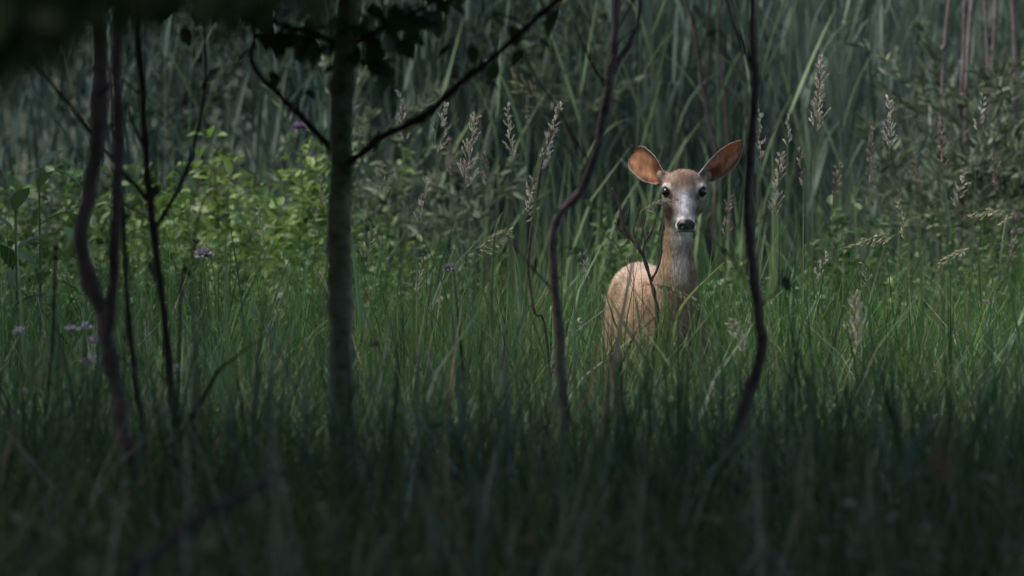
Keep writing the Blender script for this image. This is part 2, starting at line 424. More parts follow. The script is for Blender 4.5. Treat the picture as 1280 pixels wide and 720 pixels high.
# ------------------------------------------------------------------ the doe
def build_deer():
    ORG = at(848, 156, DEER_Y); ox, oy = ORG.x, DEER_Y
    a3 = lambda *v: np.array(v, np.float32)
    def rc(P, a, b, r1, r2, sx=1.0):
        a, b = a3(*a), a3(*b); ab = b - a
        Q = P - a
        h = np.clip((Q @ ab) / (ab @ ab), 0, 1)
        D = Q - h[:, None] * ab
        if sx != 1.0: D = D * a3(sx, 1, 1)
        return np.sqrt((D * D).sum(1)) - (r1 + (r2 - r1) * h)
    def el(P, c, r, rot=0.0, yaw=0.0):
        Q = P - a3(*c)
        if yaw:
            cy, sy = math.cos(yaw), math.sin(yaw)
            Q = np.stack([Q[:, 0] * cy + Q[:, 1] * sy, -Q[:, 0] * sy + Q[:, 1] * cy, Q[:, 2]], 1)
        if rot:   # pitch about x
            c_, s_ = math.cos(rot), math.sin(rot)
            Q = np.stack([Q[:, 0], Q[:, 1] * c_ + Q[:, 2] * s_, -Q[:, 1] * s_ + Q[:, 2] * c_], 1)
        r = a3(*r); k0 = np.sqrt(((Q / r) ** 2).sum(1)); k1 = np.sqrt(((Q / (r * r)) ** 2).sum(1)) + 1e-9
        return k0 * (k0 - 1) / k1
    def sm(a, b, k):
        h = np.maximum(k - np.abs(a - b), 0) / k
        return np.minimum(a, b) - h * h * k * .25
    HX = .019                                        # midline of the face
    PIT = -0.80
    yaw = .13
    def sdf(P):
        # trunk: chest, barrel, loin, croup
        d = el(P, (-.030, .15, .655), (.098, .16, .185))
        d = sm(d, el(P, (-.058, .40, .665), (.126, .30, .180), yaw=yaw), .08)
        d = sm(d, el(P, (-.085, .66, .69), (.122, .26, .172), yaw=yaw), .08)
        d = sm(d, el(P, (-.118, .86, .735), (.108, .18, .160)), .06)
        d = sm(d, rc(P, (-.045, .24, .800), (-.115, .84, .840), .052, .056), .09)          # spine
        d = sm(d, el(P, (-.165, .84, .645), (.054, .17, .20)), .05)                      # haunches
        d = sm(d, el(P, (-.048, .84, .645), (.066, .17, .21)), .05)
        d = sm(d, el(P, (-.098, .17, .67), (.048, .12, .18)), .05)                       # shoulders
        d = sm(d, el(P, (.030, .16, .67), (.048, .12, .18)), .05)
        d = sm(d, rc(P, (-.035, .24, .80), (-.028, .19, .84), .060, .045), .06)
        for q in (-.168, -.068): d = sm(d, el(P, (q, .74, .845), (.030, .05, .030)), .05)                # hip bones
        d = sm(d, rc(P, (-.085, .20, .82), (-.105, .10, .66), .022, .030), .04)               # shoulder blades
        d = sm(d, rc(P, (.018, .20, .82), (.038, .10, .66), .022, .030), .04)
        # neck
        d = sm(d, rc(P, (-.020, .15, .72), (-.002, .085, .88), .086, .052), .06)
        d = sm(d, rc(P, (-.002, .085, .88), (.006, .045, 1.13), .049, .043, .98), .06)
        # legs
        for s, cx in ((-1, -.033), (1, -.033)):
            x = cx + s * .066
            d = sm(d, rc(P, (x, .17, .60), (x, .20, .50), .062, .042), .05)
            d = sm(d, rc(P, (x, .20, .50), (x, .17, .30), .038, .023), .03)
            d = sm(d, rc(P, (x, .17, .30), (x, .175, .11), .021, .015), .02)
            d = sm(d, rc(P, (x, .175, .11), (x, .145, .055), .017, .018), .015)
            d = sm(d, rc(P, (x, .145, .05), (x, .115, .018), .019, .021), .012)
        for s, cx in ((-1, -.120), (1, -.120)):
            x = cx + s * .058
            d = sm(d, rc(P, (x, .82, .62), (x, .74, .48), .070, .050), .05)
            d = sm(d, rc(P, (x, .74, .48), (x, .93, .34), .050, .026), .03)
            d = sm(d, rc(P, (x, .93, .34), (x, .90, .11), .024, .016), .02)
            d = sm(d, rc(P, (x, .90, .11), (x, .87, .055), .017, .018), .015)
            d = sm(d, rc(P, (x, .87, .05), (x, .84, .018), .019, .021), .012)
        d = sm(d, rc(P, (-.125, 1.03, .84), (-.135, 1.09, .66), .032, .022), .03)          # tail
        # head
        h = el(P, (HX - .001, .020, 1.178), (.062, .078, .062), PIT * .4)
        h = sm(h, el(P, (HX, -.006, 1.208), (.056, .04, .024), PIT), .03)                 # forehead
        h = sm(h, rc(P, (HX, -.010, 1.160), (HX + .003, -.112, 1.072), .049, .0255, 1.0), .035)   # muzzle bridge
        h = sm(h, rc(P, (HX, .030, 1.120), (HX + .003, -.085, 1.046), .038, .022, .95), .03)      # lower jaw
        h = sm(h, el(P, (HX + .004, -.128, 1.057), (.0360, .026, .024)), .016)             # muzzle end
        h = sm(h, el(P, (HX + .004, -.112, 1.031), (.020, .026, .014)), .014)             # chin
        for s in (-1, 1):
            h = sm(h, el(P, (HX + s * .052, -.012, 1.184), (.020, .030, .017)), .018)     # brow
            h = sm(h, el(P, (HX + s * .046, .004, 1.140), (.024, .042, .036), PIT), .02)    # cheek
            h = sm(h, rc(P, (HX + s * .050, .040, 1.205), (HX + s * .074, .045, 1.226), .026, .018), .02)   # ear base
            e = el(P, (HX + s * .0645, -.030, 1.172), (.015, .015, .012))
            h = np.maximum(h, -(e + .001))                                                  # eye socket
            nz = el(P, (HX + .004 + s * .0150, -.154, 1.059), (.0075, .010, .006))
            h = -sm(-h, nz, .006)                                                            # nostril
        m = el(P, (HX + .004, -.150, 1.0415), (.022, .012, .0022)); h = -sm(-h, m, .004)     # mouth line
        d = sm(d, h, .045)
        return d
    step = .0046; blk = 8
    lo = a3(-.36, -.20, -.01); hi = a3(.18, 1.16, 1.27)
    nb = np.ceil((hi - lo) / (step * blk)).astype(int); dims = nb * blk
    cb = np.stack(np.meshgrid(*[np.arange(n) for n in nb], indexing='ij'), -1).reshape(-1, 3)
    cen = (lo + (cb + .5) * step * blk).astype(np.float32)
    dc = sdf(cen)
    near = np.abs(dc) < step * blk * 1.35
    G = np.where(dc < 0, -1, 1).astype(np.float32).reshape(nb)
    G = np.repeat(np.repeat(np.repeat(G, blk, 0), blk, 1), blk, 2)
    o8 = np.stack(np.meshgrid(*[np.arange(blk)] * 3, indexing='ij'), -1).reshape(-1, 3)
    cbn = cb[near]
    for c0 in range(0, len(cbn), 400):
        idx = (cbn[c0:c0 + 400, None, :] * blk + o8[None]).reshape(-1, 3)
        G[idx[:, 0], idx[:, 1], idx[:, 2]] = sdf((lo + idx * step).astype(np.float32))
    # surface nets
    ins = G < 0
    cnt = np.zeros(np.array(G.shape) - 1, np.uint8)
    for a in (0, 1):
        for b in (0, 1):
            for c in (0, 1):
                cnt += ins[a:a + cnt.shape[0], b:b + cnt.shape[1], c:c + cnt.shape[2]]
    cells = np.argwhere((cnt > 0) & (cnt < 8)); vid = -np.ones(cnt.shape, np.int32); vid[tuple(cells.T)] = np.arange(len(cells))
    acc = np.zeros((len(cells), 3)); num = np.zeros(len(cells))
    cor = [(a, b, c) for a in (0, 1) for b in (0, 1) for c in (0, 1)]
    vals = {q: G[cells[:, 0] + q[0], cells[:, 1] + q[1], cells[:, 2] + q[2]] for q in cor}
    for p in cor:
        for ax in range(3):
            if p[ax] == 0:
                q = list(p); q[ax] = 1; q = tuple(q); va, vb = vals[p], vals[q]
                x = (va < 0) != (vb < 0); t = np.where(x, va / np.where(x, va - vb, 1), 0)
                pt = np.tile(np.array(p, float), (len(cells), 1)); pt[:, ax] += t
                acc[x] += pt[x]; num[x] += 1
    V = lo + (cells + acc / num[:, None]) * step
    Q = []
    for ax in range(3):
        sl0 = [slice(None)] * 3; sl1 = [slice(None)] * 3; sl0[ax] = slice(0, -1); sl1[ax] = slice(1, None)
        e = ins[tuple(sl0)] != ins[tuple(sl1)]
        ed = np.argwhere(e); u, v = (ax + 1) % 3, (ax + 2) % 3
        ok = (ed[:, u] > 0) & (ed[:, v] > 0) & (ed[:, u] < cnt.shape[u]) & (ed[:, v] < cnt.shape[v]); ed = ed[ok]
        def vi(du, dv):
            k = ed.copy(); k[:, u] -= du; k[:, v] -= dv; return vid[k[:, 0], k[:, 1], k[:, 2]]
        f = np.stack([vi(1, 1), vi(0, 1), vi(0, 0), vi(1, 0)], 1)
        flip = ~ins[ed[:, 0], ed[:, 1], ed[:, 2]]; f[flip] = f[flip][:, ::-1]
        Q.append(f)
    Q = np.concatenate(Q); Q = Q[(Q >= 0).all(1)]
    # colours of the coat, light and shade put into some of them
    x, y, z = V.T; xf = x - HX
    g = np.random.default_rng(3)
    def S(v, a, b): t = np.clip((v - a) / (b - a), 0, 1); return t * t * (3 - 2 * t)
    nz = (np.sin(x * 61 + 3 * np.sin(z * 47)) * np.sin(y * 53 + 2 * np.sin(x * 31)) * np.sin(z * 58 + y * 20))
    C = np.tile(np.array([.43, .280, .180]), (len(V), 1)) * (1 + .16 * nz[:, None])
    def paint(c, m): C[:] = C * (1 - m[:, None]) + np.array(c) * m[:, None]
    paint((.62, .46, .35), S(z, .79, .88) * S(y, .30, .5) * .8)  # rump top paler, its highlight put into the coat colour
    paint((.23, .14, .088), S(-y, -.32, -.22) * S(-z, -.84, -.76) * .7)  # brown shoulders, darkened to put in their shading
    paint((.22, .135, .09), S(-z, -.76, -.58) * S(-y, -.34, -.2) * .8)  # lower chest darkened, its shade put into the coat colour
    paint((.62, .56, .48), S(z, .58, .50) * S(y, .3, .4) * S(-y, -.8, -.6) * .8)                     # belly
    paint((.47, .42, .39), S(-y, -.09, -.03) * S(z, .80, .92) * S(-np.abs(x - .008), -.036, -.016) * .85)  # grey throat stripe
    paint((.24, .15, .10), S(-y, -.10, -.03) * S(z, .80, .90) * S(-z, -1.05, -1.0) * S(x, .024, .042) * .75)      # right side of the neck painted darker for its shade
    paint((.13, .080, .055), S(-y, -.16, -.05) * S(-z, -.88, -.78) * S(x, -.075, -.02) * .85)              # dark brisket, deepened with painted shade on its right
    head = S(z, 1.04, 1.08) * S(-y, -.10, -.06)
    paint((.34, .25, .195), head * .85)
    paint((.19, .14, .115), head * S(np.abs(xf), .030, .046) * S(-z, -1.165, -1.145) * S(z, 1.085, 1.10) * .6)
    paint((.20, .11, .07), head * S(z, 1.183, 1.205) * S(-np.abs(xf), -.05, -.02) * .7)                 # crown
    paint((.34, .33, .35), head * S(-y, -.01, .03) * S(-z, -1.195, -1.165) * S(-np.abs(xf), -.046, -.018) * .85)   # grey bridge
    paint((.48, .47, .50), head * S(-y, .0, .03) * S(-z, -1.19, -1.16) * S(-np.abs(xf), -.014, -.004) * .7)
    paint((.16, .12, .105), S(-y, .04, .07) * S(-np.abs(np.abs(xf) - .030), -.016, -.005) * S(z, 1.075, 1.09) * .5)
    paint((.62, .60, .58), S(-z, -1.086, -1.066) * S(z, .985, 1.005) * S(-y, -.015, .03) * (1 - .9 * S(z, 1.066, 1.073) * S(-np.abs(xf), -.03, -.02)))   # white chin and lips
    paint((.66, .63, .60), S(-y, -.06, -.02) * S(z, .985, 1.02) * S(-z, -1.10, -1.075) * S(-np.abs(xf), -.048, -.03) * .8)                      # white throat
    mot = np.sin(x * 210 + 2 * np.sin(z * 130)) * np.sin(z * 190 + 3 * np.sin(y * 90)) + .6 * np.sin(x * 97 + z * 141)
    C *= (1 + .16 * mot * head)[:, None]
    for s in (-1, 1):
        de = np.sqrt(((V - np.array([HX + s * .062, -.030, 1.173])) ** 2).sum(1))
        paint((.66, .60, .54), S(-de, -.036, -.026) * S(-np.abs(z - 1.192), -.016, -.008) * .85)       # pale eyebrow
        paint((.58, .54, .48), S(-de, -.034, -.024) * S(z, 1.14, 1.15) * S(-z, -1.168, -1.158) * .5)
        dt = np.sqrt(((V - np.array([HX + s * .047, -.046, 1.157])) ** 2).sum(1)); paint((.05, .04, .035), S(-dt, -.016, -.007) * .8)
        paint((.02, .017, .015), S(-de, -.0235, -.0185))
    nose = S(-y, .128, .138) * S(z, 1.042, 1.049) * S(-z, -1.088, -1.078) * S(-np.abs(xf - .004), -.024 - .45 * (z - 1.039), -.020 - .45 * (z - 1.039))
    paint((.012, .012, .014), nose)
    paint((.02, .018, .018), S(-y, .12, .13) * S(-np.abs(z - 1.0415), -.0035, -.0015) * .9)
    hoof = S(-z, -.045, -.035); paint((.03, .025, .022), hoof)
    wet = nose.copy(); thin = np.zeros(len(V)); fuzz = (1 - nose) * (1 - hoof)
    fuzz *= 1 - np.maximum.reduce([S(-np.sqrt(((V - np.array([HX + s * .062, -.030, 1.173])) ** 2).sum(1)), -.022, -.018) for s in (-1, 1)])
    Vs, Fs, Cs, We, Th, Fu = [V], [Q], [C], [wet], [thin], [fuzz]; nV = len(V)
    # ears
    def ear(base, tip, openv, L, W, phi0, phi1, seed, grey=0.):
        nonlocal nV
        base, tip, openv = map(lambda q: np.array(q, float), (base, tip, openv))
        ax = tip - base; ax /= np.linalg.norm(ax)
        op = openv - ax * (openv @ ax); op /= np.linalg.norm(op); sd_ = np.cross(ax, op)
        nu, nv = 26, 17
        u = np.linspace(0, 1, nu); v = np.linspace(-1, 1, nv)
        tipx = 2.4 if grey else 4.5
        w = W * np.where(u < .48, .46 + .54 * np.sin(np.clip(u / .48, 0, 1) * np.pi / 2), np.clip(1 - ((u - .48) / .525) ** tipx, 0, 1) ** (.75 if grey else .55))
        ph = phi0 + (phi1 - phi0) * np.clip(u / .6, 0, 1)
        Rr = w / np.maximum(np.sin(np.minimum(ph, 1.5)), .3)
        A = v[None] * ph[:, None]
        bend = .10 * L * u ** 2
        P = base + ax * (u * L)[:, None, None] + sd_ * (Rr[:, None] * np.sin(A))[..., None] + op * (Rr[:, None] * (1 - np.cos(A)))[..., None] - op * bend[:, None, None] * .4
        Nn = -(sd_ * np.sin(A)[..., None] - op * np.cos(A)[..., None])          # towards the hollow
        Pi, Po = P, P - Nn * (.0035 * (1 - .6 * np.abs(v)[None, :, None] ** 4))
        V2 = np.concatenate([Pi.reshape(-1, 3), Po.reshape(-1, 3)])
        ii = (np.arange(nu - 1)[:, None] * nv + np.arange(nv - 1)[None]).ravel(); m = nu * nv
        f1 = np.stack([ii, ii + nv, ii + nv + 1, ii + 1], 1); f2 = np.stack([ii, ii + 1, ii + nv + 1, ii + nv], 1) + m
        r = []
        for e0 in (0, nv - 1):
            k = np.arange(nu - 1) * nv + e0; r.append(np.stack([k, k + nv, k + nv + m, k + m], 1))
        k = (nu - 1) * nv + np.arange(nv - 1); r.append(np.stack([k, k + 1, k + 1 + m, k + m], 1))
        F2 = np.concatenate([f1, f2] + r)
        gg = np.random.default_rng(seed)
        uu = np.repeat(u, nv); vv = np.tile(np.abs(v), nu)
        n1 = np.sin(uu * 17 + vv * 9 + seed) * .5 + gg.normal(size=len(uu)) * .25
        vs_ = np.tile(v, nu); ci = np.array([.60, .30, .155]) * (1 + .16 * n1[:, None] + .20 * np.sin(vs_ * 9 + 3 * np.sin(uu * 5 + seed))[:, None] * S(uu, .15, .4)[:, None])  # reddish inner ear, base colour raised to put in its glow
        mk = (np.clip(S(uu, .5, .12) + .7 * np.sin(vs_ * 5 + 1 + seed) * np.sin(uu * 9 + seed), 0, 1) * S(-uu, -.95, -.4) * .9)[:, None]; ci = ci * (1 - mk) + np.array([.19, .05, .035]) * mk
        mk = (S(vv, .62, .84) * .6)[:, None]; ci = ci * (1 - mk) + np.array([.12, .075, .055]) * mk
        mk = (S(vv, .92, 1.) * .75)[:, None]; ci = ci * (1 - mk) + np.array([.60, .55, .50]) * mk
        mk = (grey * S(-np.tile(v, nu), -.15, .45) * S(-uu, -.72, -.45) * .9)[:, None]; ci = ci * (1 - mk) + np.array([.33, .31, .33]) * mk
        mk = (S(uu, .9, 1) * .5)[:, None]; ci = ci * (1 - mk) + np.array([.14, .09, .06]) * mk
        co = np.tile(np.array([.30, .235, .20]), (len(uu), 1)) * (1 + .1 * n1[:, None])
        mk = (S(vv, .9, 1) * .7)[:, None]; co = co * (1 - mk) + np.array([.62, .58, .54]) * mk
        Vs.append(V2); Fs.append(F2 + nV); Cs.append(np.concatenate([ci, co])); We.append(np.zeros(2 * m))
        Th.append(np.tile(S(uu, .05, .3), 2)); Fu.append(np.concatenate([.25 * S(vv, .3, 1.), np.full(m, .5)])); nV += 2 * m
    ear((-.052, .040, 1.214), (-.150, .120, 1.302), (-.30, -.95, -.05), .160, .048, 1.25, .75, 2)
    ear((.074, .040, 1.222), (.217, .045, 1.340), (.34, -.85, -.40), .187, .046, 1.35, .90, 5, 1.)
    V = np.concatenate(Vs); F = np.concatenate(Fs); C = np.clip(np.concatenate(Cs), .005, .9)
    fuz = np.concatenate(Fu)
    org = np.array([ox, oy, ground_z(ox, oy + .4).item() - .0])
    # material of coat
    def coat(name, fur):
        m = bpy.data.materials.new(name); m.use_nodes = True; n = m.node_tree; L = n.links.new
        p = n.nodes['Principled BSDF']; at_ = n.nodes.new('ShaderNodeAttribute'); at_.attribute_name = 'Col'
        out = n.nodes['Material Output']
        no = n.nodes.new('ShaderNodeTexNoise'); no.inputs['Scale'].default_value = 90; no.inputs['Detail'].default_value = 5
        tc = n.nodes.new('ShaderNodeTexCoord'); mp = n.nodes.new('ShaderNodeMapping'); mp.inputs['Scale'].default_value = (1, .5, .35)
        L(tc.outputs['Object'], mp.inputs[0]); L(mp.outputs[0], no.inputs['Vector'])
        mr = n.nodes.new('ShaderNodeMapRange'); mr.inputs[1].default_value = .3; mr.inputs[2].default_value = .7; mr.inputs[3].default_value = .72; mr.inputs[4].default_value = 1.25
        L(no.outputs[0], mr.inputs[0])
        mu = n.nodes.new('ShaderNodeMix'); mu.data_type = 'RGBA'; mu.blend_type = 'MULTIPLY'; mu.inputs[0].default_value = 1
        L(at_.outputs['Color'], mu.inputs[6]); L(mr.outputs[0], mu.inputs[7]); L(mu.outputs[2], p.inputs['Base Color'])
        p.inputs['Specular IOR Level'].default_value = .25; p.inputs['Roughness'].default_value = .75
        if not fur:
            w = n.nodes.new('ShaderNodeAttribute'); w.attribute_name = 'wet'
            r = n.nodes.new('ShaderNodeMapRange'); r.inputs[3].default_value = .8; r.inputs[4].default_value = .28; L(w.outputs['Fac'], r.inputs[0]); L(r.outputs[0], p.inputs['Roughness'])
            b = n.nodes.new('ShaderNodeBump'); b.inputs['Strength'].default_value = .5; b.inputs['Distance'].default_value = .004; L(no.outputs[0], b.inputs['Height']); L(b.outputs[0], p.inputs['Normal'])
            t = n.nodes.new('ShaderNodeAttribute'); t.attribute_name = 'thin'
            tr = n.nodes.new('ShaderNodeBsdfTranslucent')
            hs = n.nodes.new('ShaderNodeMix'); hs.data_type = 'RGBA'; hs.blend_type = 'MULTIPLY'; hs.inputs[0].default_value = .6; L(mu.outputs[2], hs.inputs[6]); hs.inputs[7].default_value = (1, .62, .45, 1)
            L(hs.outputs[2], tr.inputs['Color'])
            k = n.nodes.new('ShaderNodeMath'); k.operation = 'MULTIPLY'; k.inputs[1].default_value = .5; L(t.outputs['Fac'], k.inputs[0])
            mx = n.nodes.new('ShaderNodeMixShader'); L(k.outputs[0], mx.inputs[0]); L(p.outputs[0], mx.inputs[1]); L(tr.outputs[0], mx.inputs[2]); L(mx.outputs[0], out.inputs[0])
        return m
    W0 = V + np.array([ox, oy, org[2]])
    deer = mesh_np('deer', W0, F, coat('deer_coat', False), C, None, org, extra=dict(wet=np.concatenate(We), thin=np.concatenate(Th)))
    tag(deer, 'tawny doe standing in long grass with ears spread, facing the camera', 'deer')
    # fur
    g = np.random.default_rng(8)
    a, b, c = V[F[:, 0]], V[F[:, 1]], V[F[:, 2]]
    fn = np.cross(V[F[:, 2]] - V[F[:, 0]], V[F[:, 3]] - V[F[:, 1]]); ar = np.linalg.norm(fn, axis=1) + 1e-12; fn /= ar[:, None]
    cz = V[F].mean(1); headw = np.where((cz[:, 2] > 1.0), 2.4, 1.0) * np.where(cz[:, 2] < .45, .3, 1)
    pr = ar * headw * fuz[F].mean(1); pr /= pr.sum(); N = 170000
    fi = g.choice(len(F), N, p=pr); uv = g.random((N, 2))
    q = V[F[fi]]; p = (q[:, 0] * (1 - uv[:, :1]) + q[:, 1] * uv[:, :1]) * (1 - uv[:, 1:]) + (q[:, 3] * (1 - uv[:, :1]) + q[:, 2] * uv[:, :1]) * uv[:, 1:]
    n_ = fn[fi]; ph = p[:, 2]
    flow = np.where((ph > 1.05)[:, None], np.array([0, .75, .65]), np.where((p[:, 1] < .16)[:, None] & (ph > .8)[:, None], np.array([0, .15, -1.]), np.array([-.1, .8, -.55])))
    flow = flow - n_ * (flow * n_).sum(1, keepdims=True)
    ln = np.where(ph > 1.03, .010, .018) * (.7 + .6 * g.random(N))
    ln[fi >= len(Fs[0])] = .006
    ln = np.where((p[:, 1] < -.02) & (ph > 1.03), .005, ln)
    d = flow * .9 + n_ * .26 + g.normal(size=(N, 3)) * .14; d /= np.linalg.norm(d, axis=1, keepdims=True)
    sdv = np.cross(d, n_ + .3 * g.normal(size=(N, 3))); sdv /= np.linalg.norm(sdv, axis=1, keepdims=True)
    hw = .0007
    HV = np.stack([p - sdv * hw - n_ * .001, p + sdv * hw - n_ * .001, p + d * ln[:, None]], 1)
    cl_ = np.sin(p[:, :1] * 190 + 5 * np.sin(p[:, 1:2] * 40 + p[:, 2:] * 13)) * np.sin(p[:, 2:] * 38 + 3 * np.sin(p[:, :1] * 60 + p[:, 1:2] * 30))
    hc = C[F[fi, 0]] * (1 + .30 * g.normal(size=(N, 1)) + .17 * cl_); HC = np.repeat(np.clip(hc, .01, .9), 3, 0)
    fur = mesh_np('fur', HV.reshape(-1, 3) + np.array([ox, oy, org[2]]), np.arange(3 * N).reshape(-1, 3), coat('deer_fur', True), HC, deer, org, smooth=False)
    fur['kind'] = 'stuff'
    # eyes
    me = bpy.data.materials.new('deer_eye'); me.use_nodes = True; pe = me.node_tree.nodes['Principled BSDF']
    pe.inputs['Base Color'].default_value = (.008, .006, .005, 1); pe.inputs['Roughness'].default_value = .06; pe.inputs['Specular IOR Level'].default_value = .6
    for s in (-1, 1):
        u_, v_ = np.meshgrid(np.linspace(0, np.pi, 13), np.linspace(0, 2 * np.pi, 21)[:-1], indexing='ij')
        E = np.stack([np.sin(u_) * np.cos(v_), np.sin(u_) * np.sin(v_), np.cos(u_)], -1).reshape(-1, 3) * np.array([.0158, .0160, .0148])
        ce = np.array([HX + s * .0605, -.0265, 1.173])
        ij = np.arange(12)[:, None] * 20; jj = np.arange(20)[None]; kk = (jj + 1) % 20
        EF = np.stack([ij + jj, ij + 20 + jj, ij + 20 + kk, ij + kk], -1).reshape(-1, 4)
        cw = ce + np.array([ox, oy, org[2]])
        mesh_np('eye', E + cw, EF, me, None, deer, cw)
    return deer
deer = build_deer()

# ------------------------------------------------------------------ saplings and trees of the near shade
def gz(x, y): return float(ground_z(x, y))

def path_px(pts, Y, to_ground=True, jy=0.0):
    P = [at(x, y, Y + (jy[i] if isinstance(jy, (list, tuple)) else 0)) for i, (x, y) in enumerate(pts)]
    if to_ground:
        b = P[-1].copy(); b.z = gz(b.x, b.y) - .05; b.x += (P[-1].x - P[-2].x) * 1.0
        P.append(b)
    return P[::-1] if to_ground else P

def crown(name, parent, blobs, n, size, ca, cb, mat='leaf', kind='stuff', zmin=None):
    bag = Bag(); vol = np.array([r[0] * r[1] * r[2] for c, r in blobs]); vol = vol / vol.sum()
    for (c, r), f in zip(blobs, vol):
        k = int(n * f)
        p = unit(k) * (rng.random((k, 1)) ** .45) * np.array(r) + np.array(c)
        # keep out of the view corridor
        top = CAM_H + .0146 * p[:, 1] + (.10 if zmin is None else zmin)
        ok = (p[:, 2] > top) | (np.abs(p[:, 0]) > .061 * p[:, 1] + .35 + .6)
        p = p[ok]; k = len(p)
        s = size * (.6 + .8 * rng.random(k))
        dd = unit(k); dd[:, 2] -= .35
        V, F, C = leaves(p, dd, unit(k) * .8 + (0, 0, 1), s, s * .68, colmix(k, ca, cb))
        bag.add(V, F, C)
    o = bag.build(name, M['leaf'], parent, origin=blobs[0][0])
    if kind: o['kind'] = kind
    return o

LEAFMESH = []
def leaf_mesh():
    for k in range(4):
        g = np.random.default_rng(40 + k)
        V, F, C = leaves(np.zeros((1, 3)), np.array([[1., 0, 0]]), np.array([[0, 0, 1.]]), np.array([.075]), np.array([.046]), colmix(1, (.030, .060, .025), (.050, .085, .035), g), fold=.10, droop=.15 + .15 * g.random())
        o = mesh_np('leaf_shape', V, F, M['leaf'], C); LEAFMESH.append(o.data); bpy.data.objects.remove(o)
leaf_mesh()
def add_leaf(parent, pos, g, scale=1.0, droop=.6):
    scale *= .82
    o = bpy.data.objects.new('leaf', LEAFMESH[g.integers(4)])
    o.location = Vector(tuple(pos)) - world_loc(parent)
    o.rotation_euler = (g.normal(0, .5), droop + g.normal(0, .35), g.random() * 6.283)
    o.scale = (scale,) * 3
    sc.collection.objects.link(o); o.parent = parent
    return o

def px_r(w, Y): return w / FPX * Y / 2

# -- mid tree
Ym = 22.0
P = path_px([(446, -190), (437, 0), (432, 60), (426, 200), (425, 320), (428, 420), (427, 520), (425, 600)], Ym)
tree = thing('young_tree', P[0], 'straight grey green young tree trunk with two rising branches, left of centre', 'tree')
rodmesh('trunk', P, px_r(34, Ym), px_r(26, Ym), M['bark_grey'], tree, sides=16, seed=1, wob=.034, sub=8)
g = np.random.default_rng(21)
def branch(parent, pts, Y, w0, w1, mat, seed, jy=0.0, name='branch'):
    Pb = [at(x, y, Y + jy * i) for i, (x, y) in enumerate(pts)]
    return rodmesh(name, Pb, px_r(w0, Y), px_r(w1, Y), mat, parent, seed=seed, wob=.09)
br, Pr = branch(tree, [(430, 214), (445, 198), (472, 175), (505, 158), (532, 144), (556, 122), (580, 100), (606, 80), (632, 58), (665, 28), (705, -6), (760, -50)], Ym, 11, 6, M['bark_dark'], 3, -.03)
bl, Pl = branch(tree, [(420, 196), (408, 180), (376, 146), (348, 118), (328, 98), (314, 74), (318, 45), (310, 15), (300, -20)], Ym, 9, 5, M['bark_dark'], 4, .02)
b2, P2 = branch(tree, [(434, 60), (470, 40), (520, 15), (560, -10)], Ym, 8, 4, M['bark_dark'], 5, -.03)
b3, P3 = branch(tree, [(432, 62), (398, 45), (350, 30), (300, 8), (262, -10)], Ym, 8, 4, M['bark_dark'], 6, .04)
b4, P4 = branch(tree, [(376, 146), (372, 122), (392, 110)], Ym, 3, 2, M['bark_dark'], 7, 0, 'twig')
b5, P5 = branch(tree, [(660, 34), (640, 22), (615, 18), (640, 40)], Ym, 4, 2, M['bark_dark'], 8, 0, 'twig')
for (px, py, sc_, par) in [(620, 76, 1.0, br), (604, 103, .95, br), (700, 88, .9, br), (548, 152, 1.0, br), (530, 140, .8, br), (590, 55, 1.0, br), (640, 30, 1.2, br), (655, 60, 1.0, br), (680, 15, 1.4, br), (700, 8, 1.5, br), (720, 12, 1.2, br), (690, 35, 1.1, br),
                           (672, 48, .9, br), (565, 55, .9, br), (378, 120, .9, bl), (384, 112, .7, bl), (340, 88, 1.0, bl), (318, 40, 1.1, bl)]:
    add_leaf(par, at(px, py, Ym + g.normal(0, .08)), g, sc_)
for k in range(120):
    t = g.random(); par = (b2, b3)[k % 2]; PP = (P2, P3)[k % 2]
    q = PP[int(t * (len(PP) - 1))]; px = q + g.normal(0, 1, 3) * np.array([.10, .12, .05]) + np.array([0, 0, .02])
    add_leaf(par, px, g, .8 + .7 * g.random())
mt = at(440, -60, Ym)
crown('crown', tree, [((mt.x, Ym, 2.45), (1.35, 1.4, .75)), ((mt.x + .5, Ym - .6, 3.2), (1.6, 1.6, .9)), ((mt.x - .4, Ym + .3, 3.9), (1.2, 1.2, .8))], 9000, .095, (.028, .058, .024), (.052, .090, .036))

# -- left clump of dark stems
Yl = 21.4
P = path_px([(110, -230), (120, -60), (126, 50), (121, 160), (113, 240), (101, 300), (121, 380), (140, 450), (154, 540), (166, 610)], Yl)
lt = thing('leaning_sapling', P[0], 'crooked thick dark sapling near the left edge, kinked where its twin stem joins', 'sapling')
rodmesh('trunk', P, px_r(21, Yl), px_r(17, Yl), M['bark_purple'], lt, sides=12, seed=11, wob=.04)
Pb = [at(x, y, Yl + dy) for x, y, dy in [(133, 440, 0), (138, 385, -.03), (145, 300, -.08), (148, 200, -.10), (147, 90, -.1), (151, 0, -.05), (160, -120, 0)]]
rodmesh('stem', Pb, px_r(14, Yl), px_r(13, Yl), M['bark_purple'], lt, sides=12, seed=12, wob=.04)
lc = at(70, -60, Yl)
crown('crown', lt, [((lc.x - .15, Yl + .1, 2.15), (1.0, 1.0, .62)), ((lc.x - .5, Yl, 3.0), (1.6, 1.7, .9)), ((lc.x, Yl, 3.9), (1.3, 1.4, .8))], 12000, .095, (.022, .046, .020), (.042, .072, .030), zmin=-.02)
Ys = 22.2
P = path_px([(171, -120), (170, 0), (177, 100), (183, 190), (190, 275), (200, 350), (208, 420), (215, 500), (223, 585)], Ys)
s2 = thing('slender_sapling', P[0], 'slender dark sapling with a long curved side branch, right of the crooked pair', 'sapling')
rodmesh('trunk', P, px_r(11, Ys), px_r(8, Ys), M['bark_dark'], s2, seed=14)
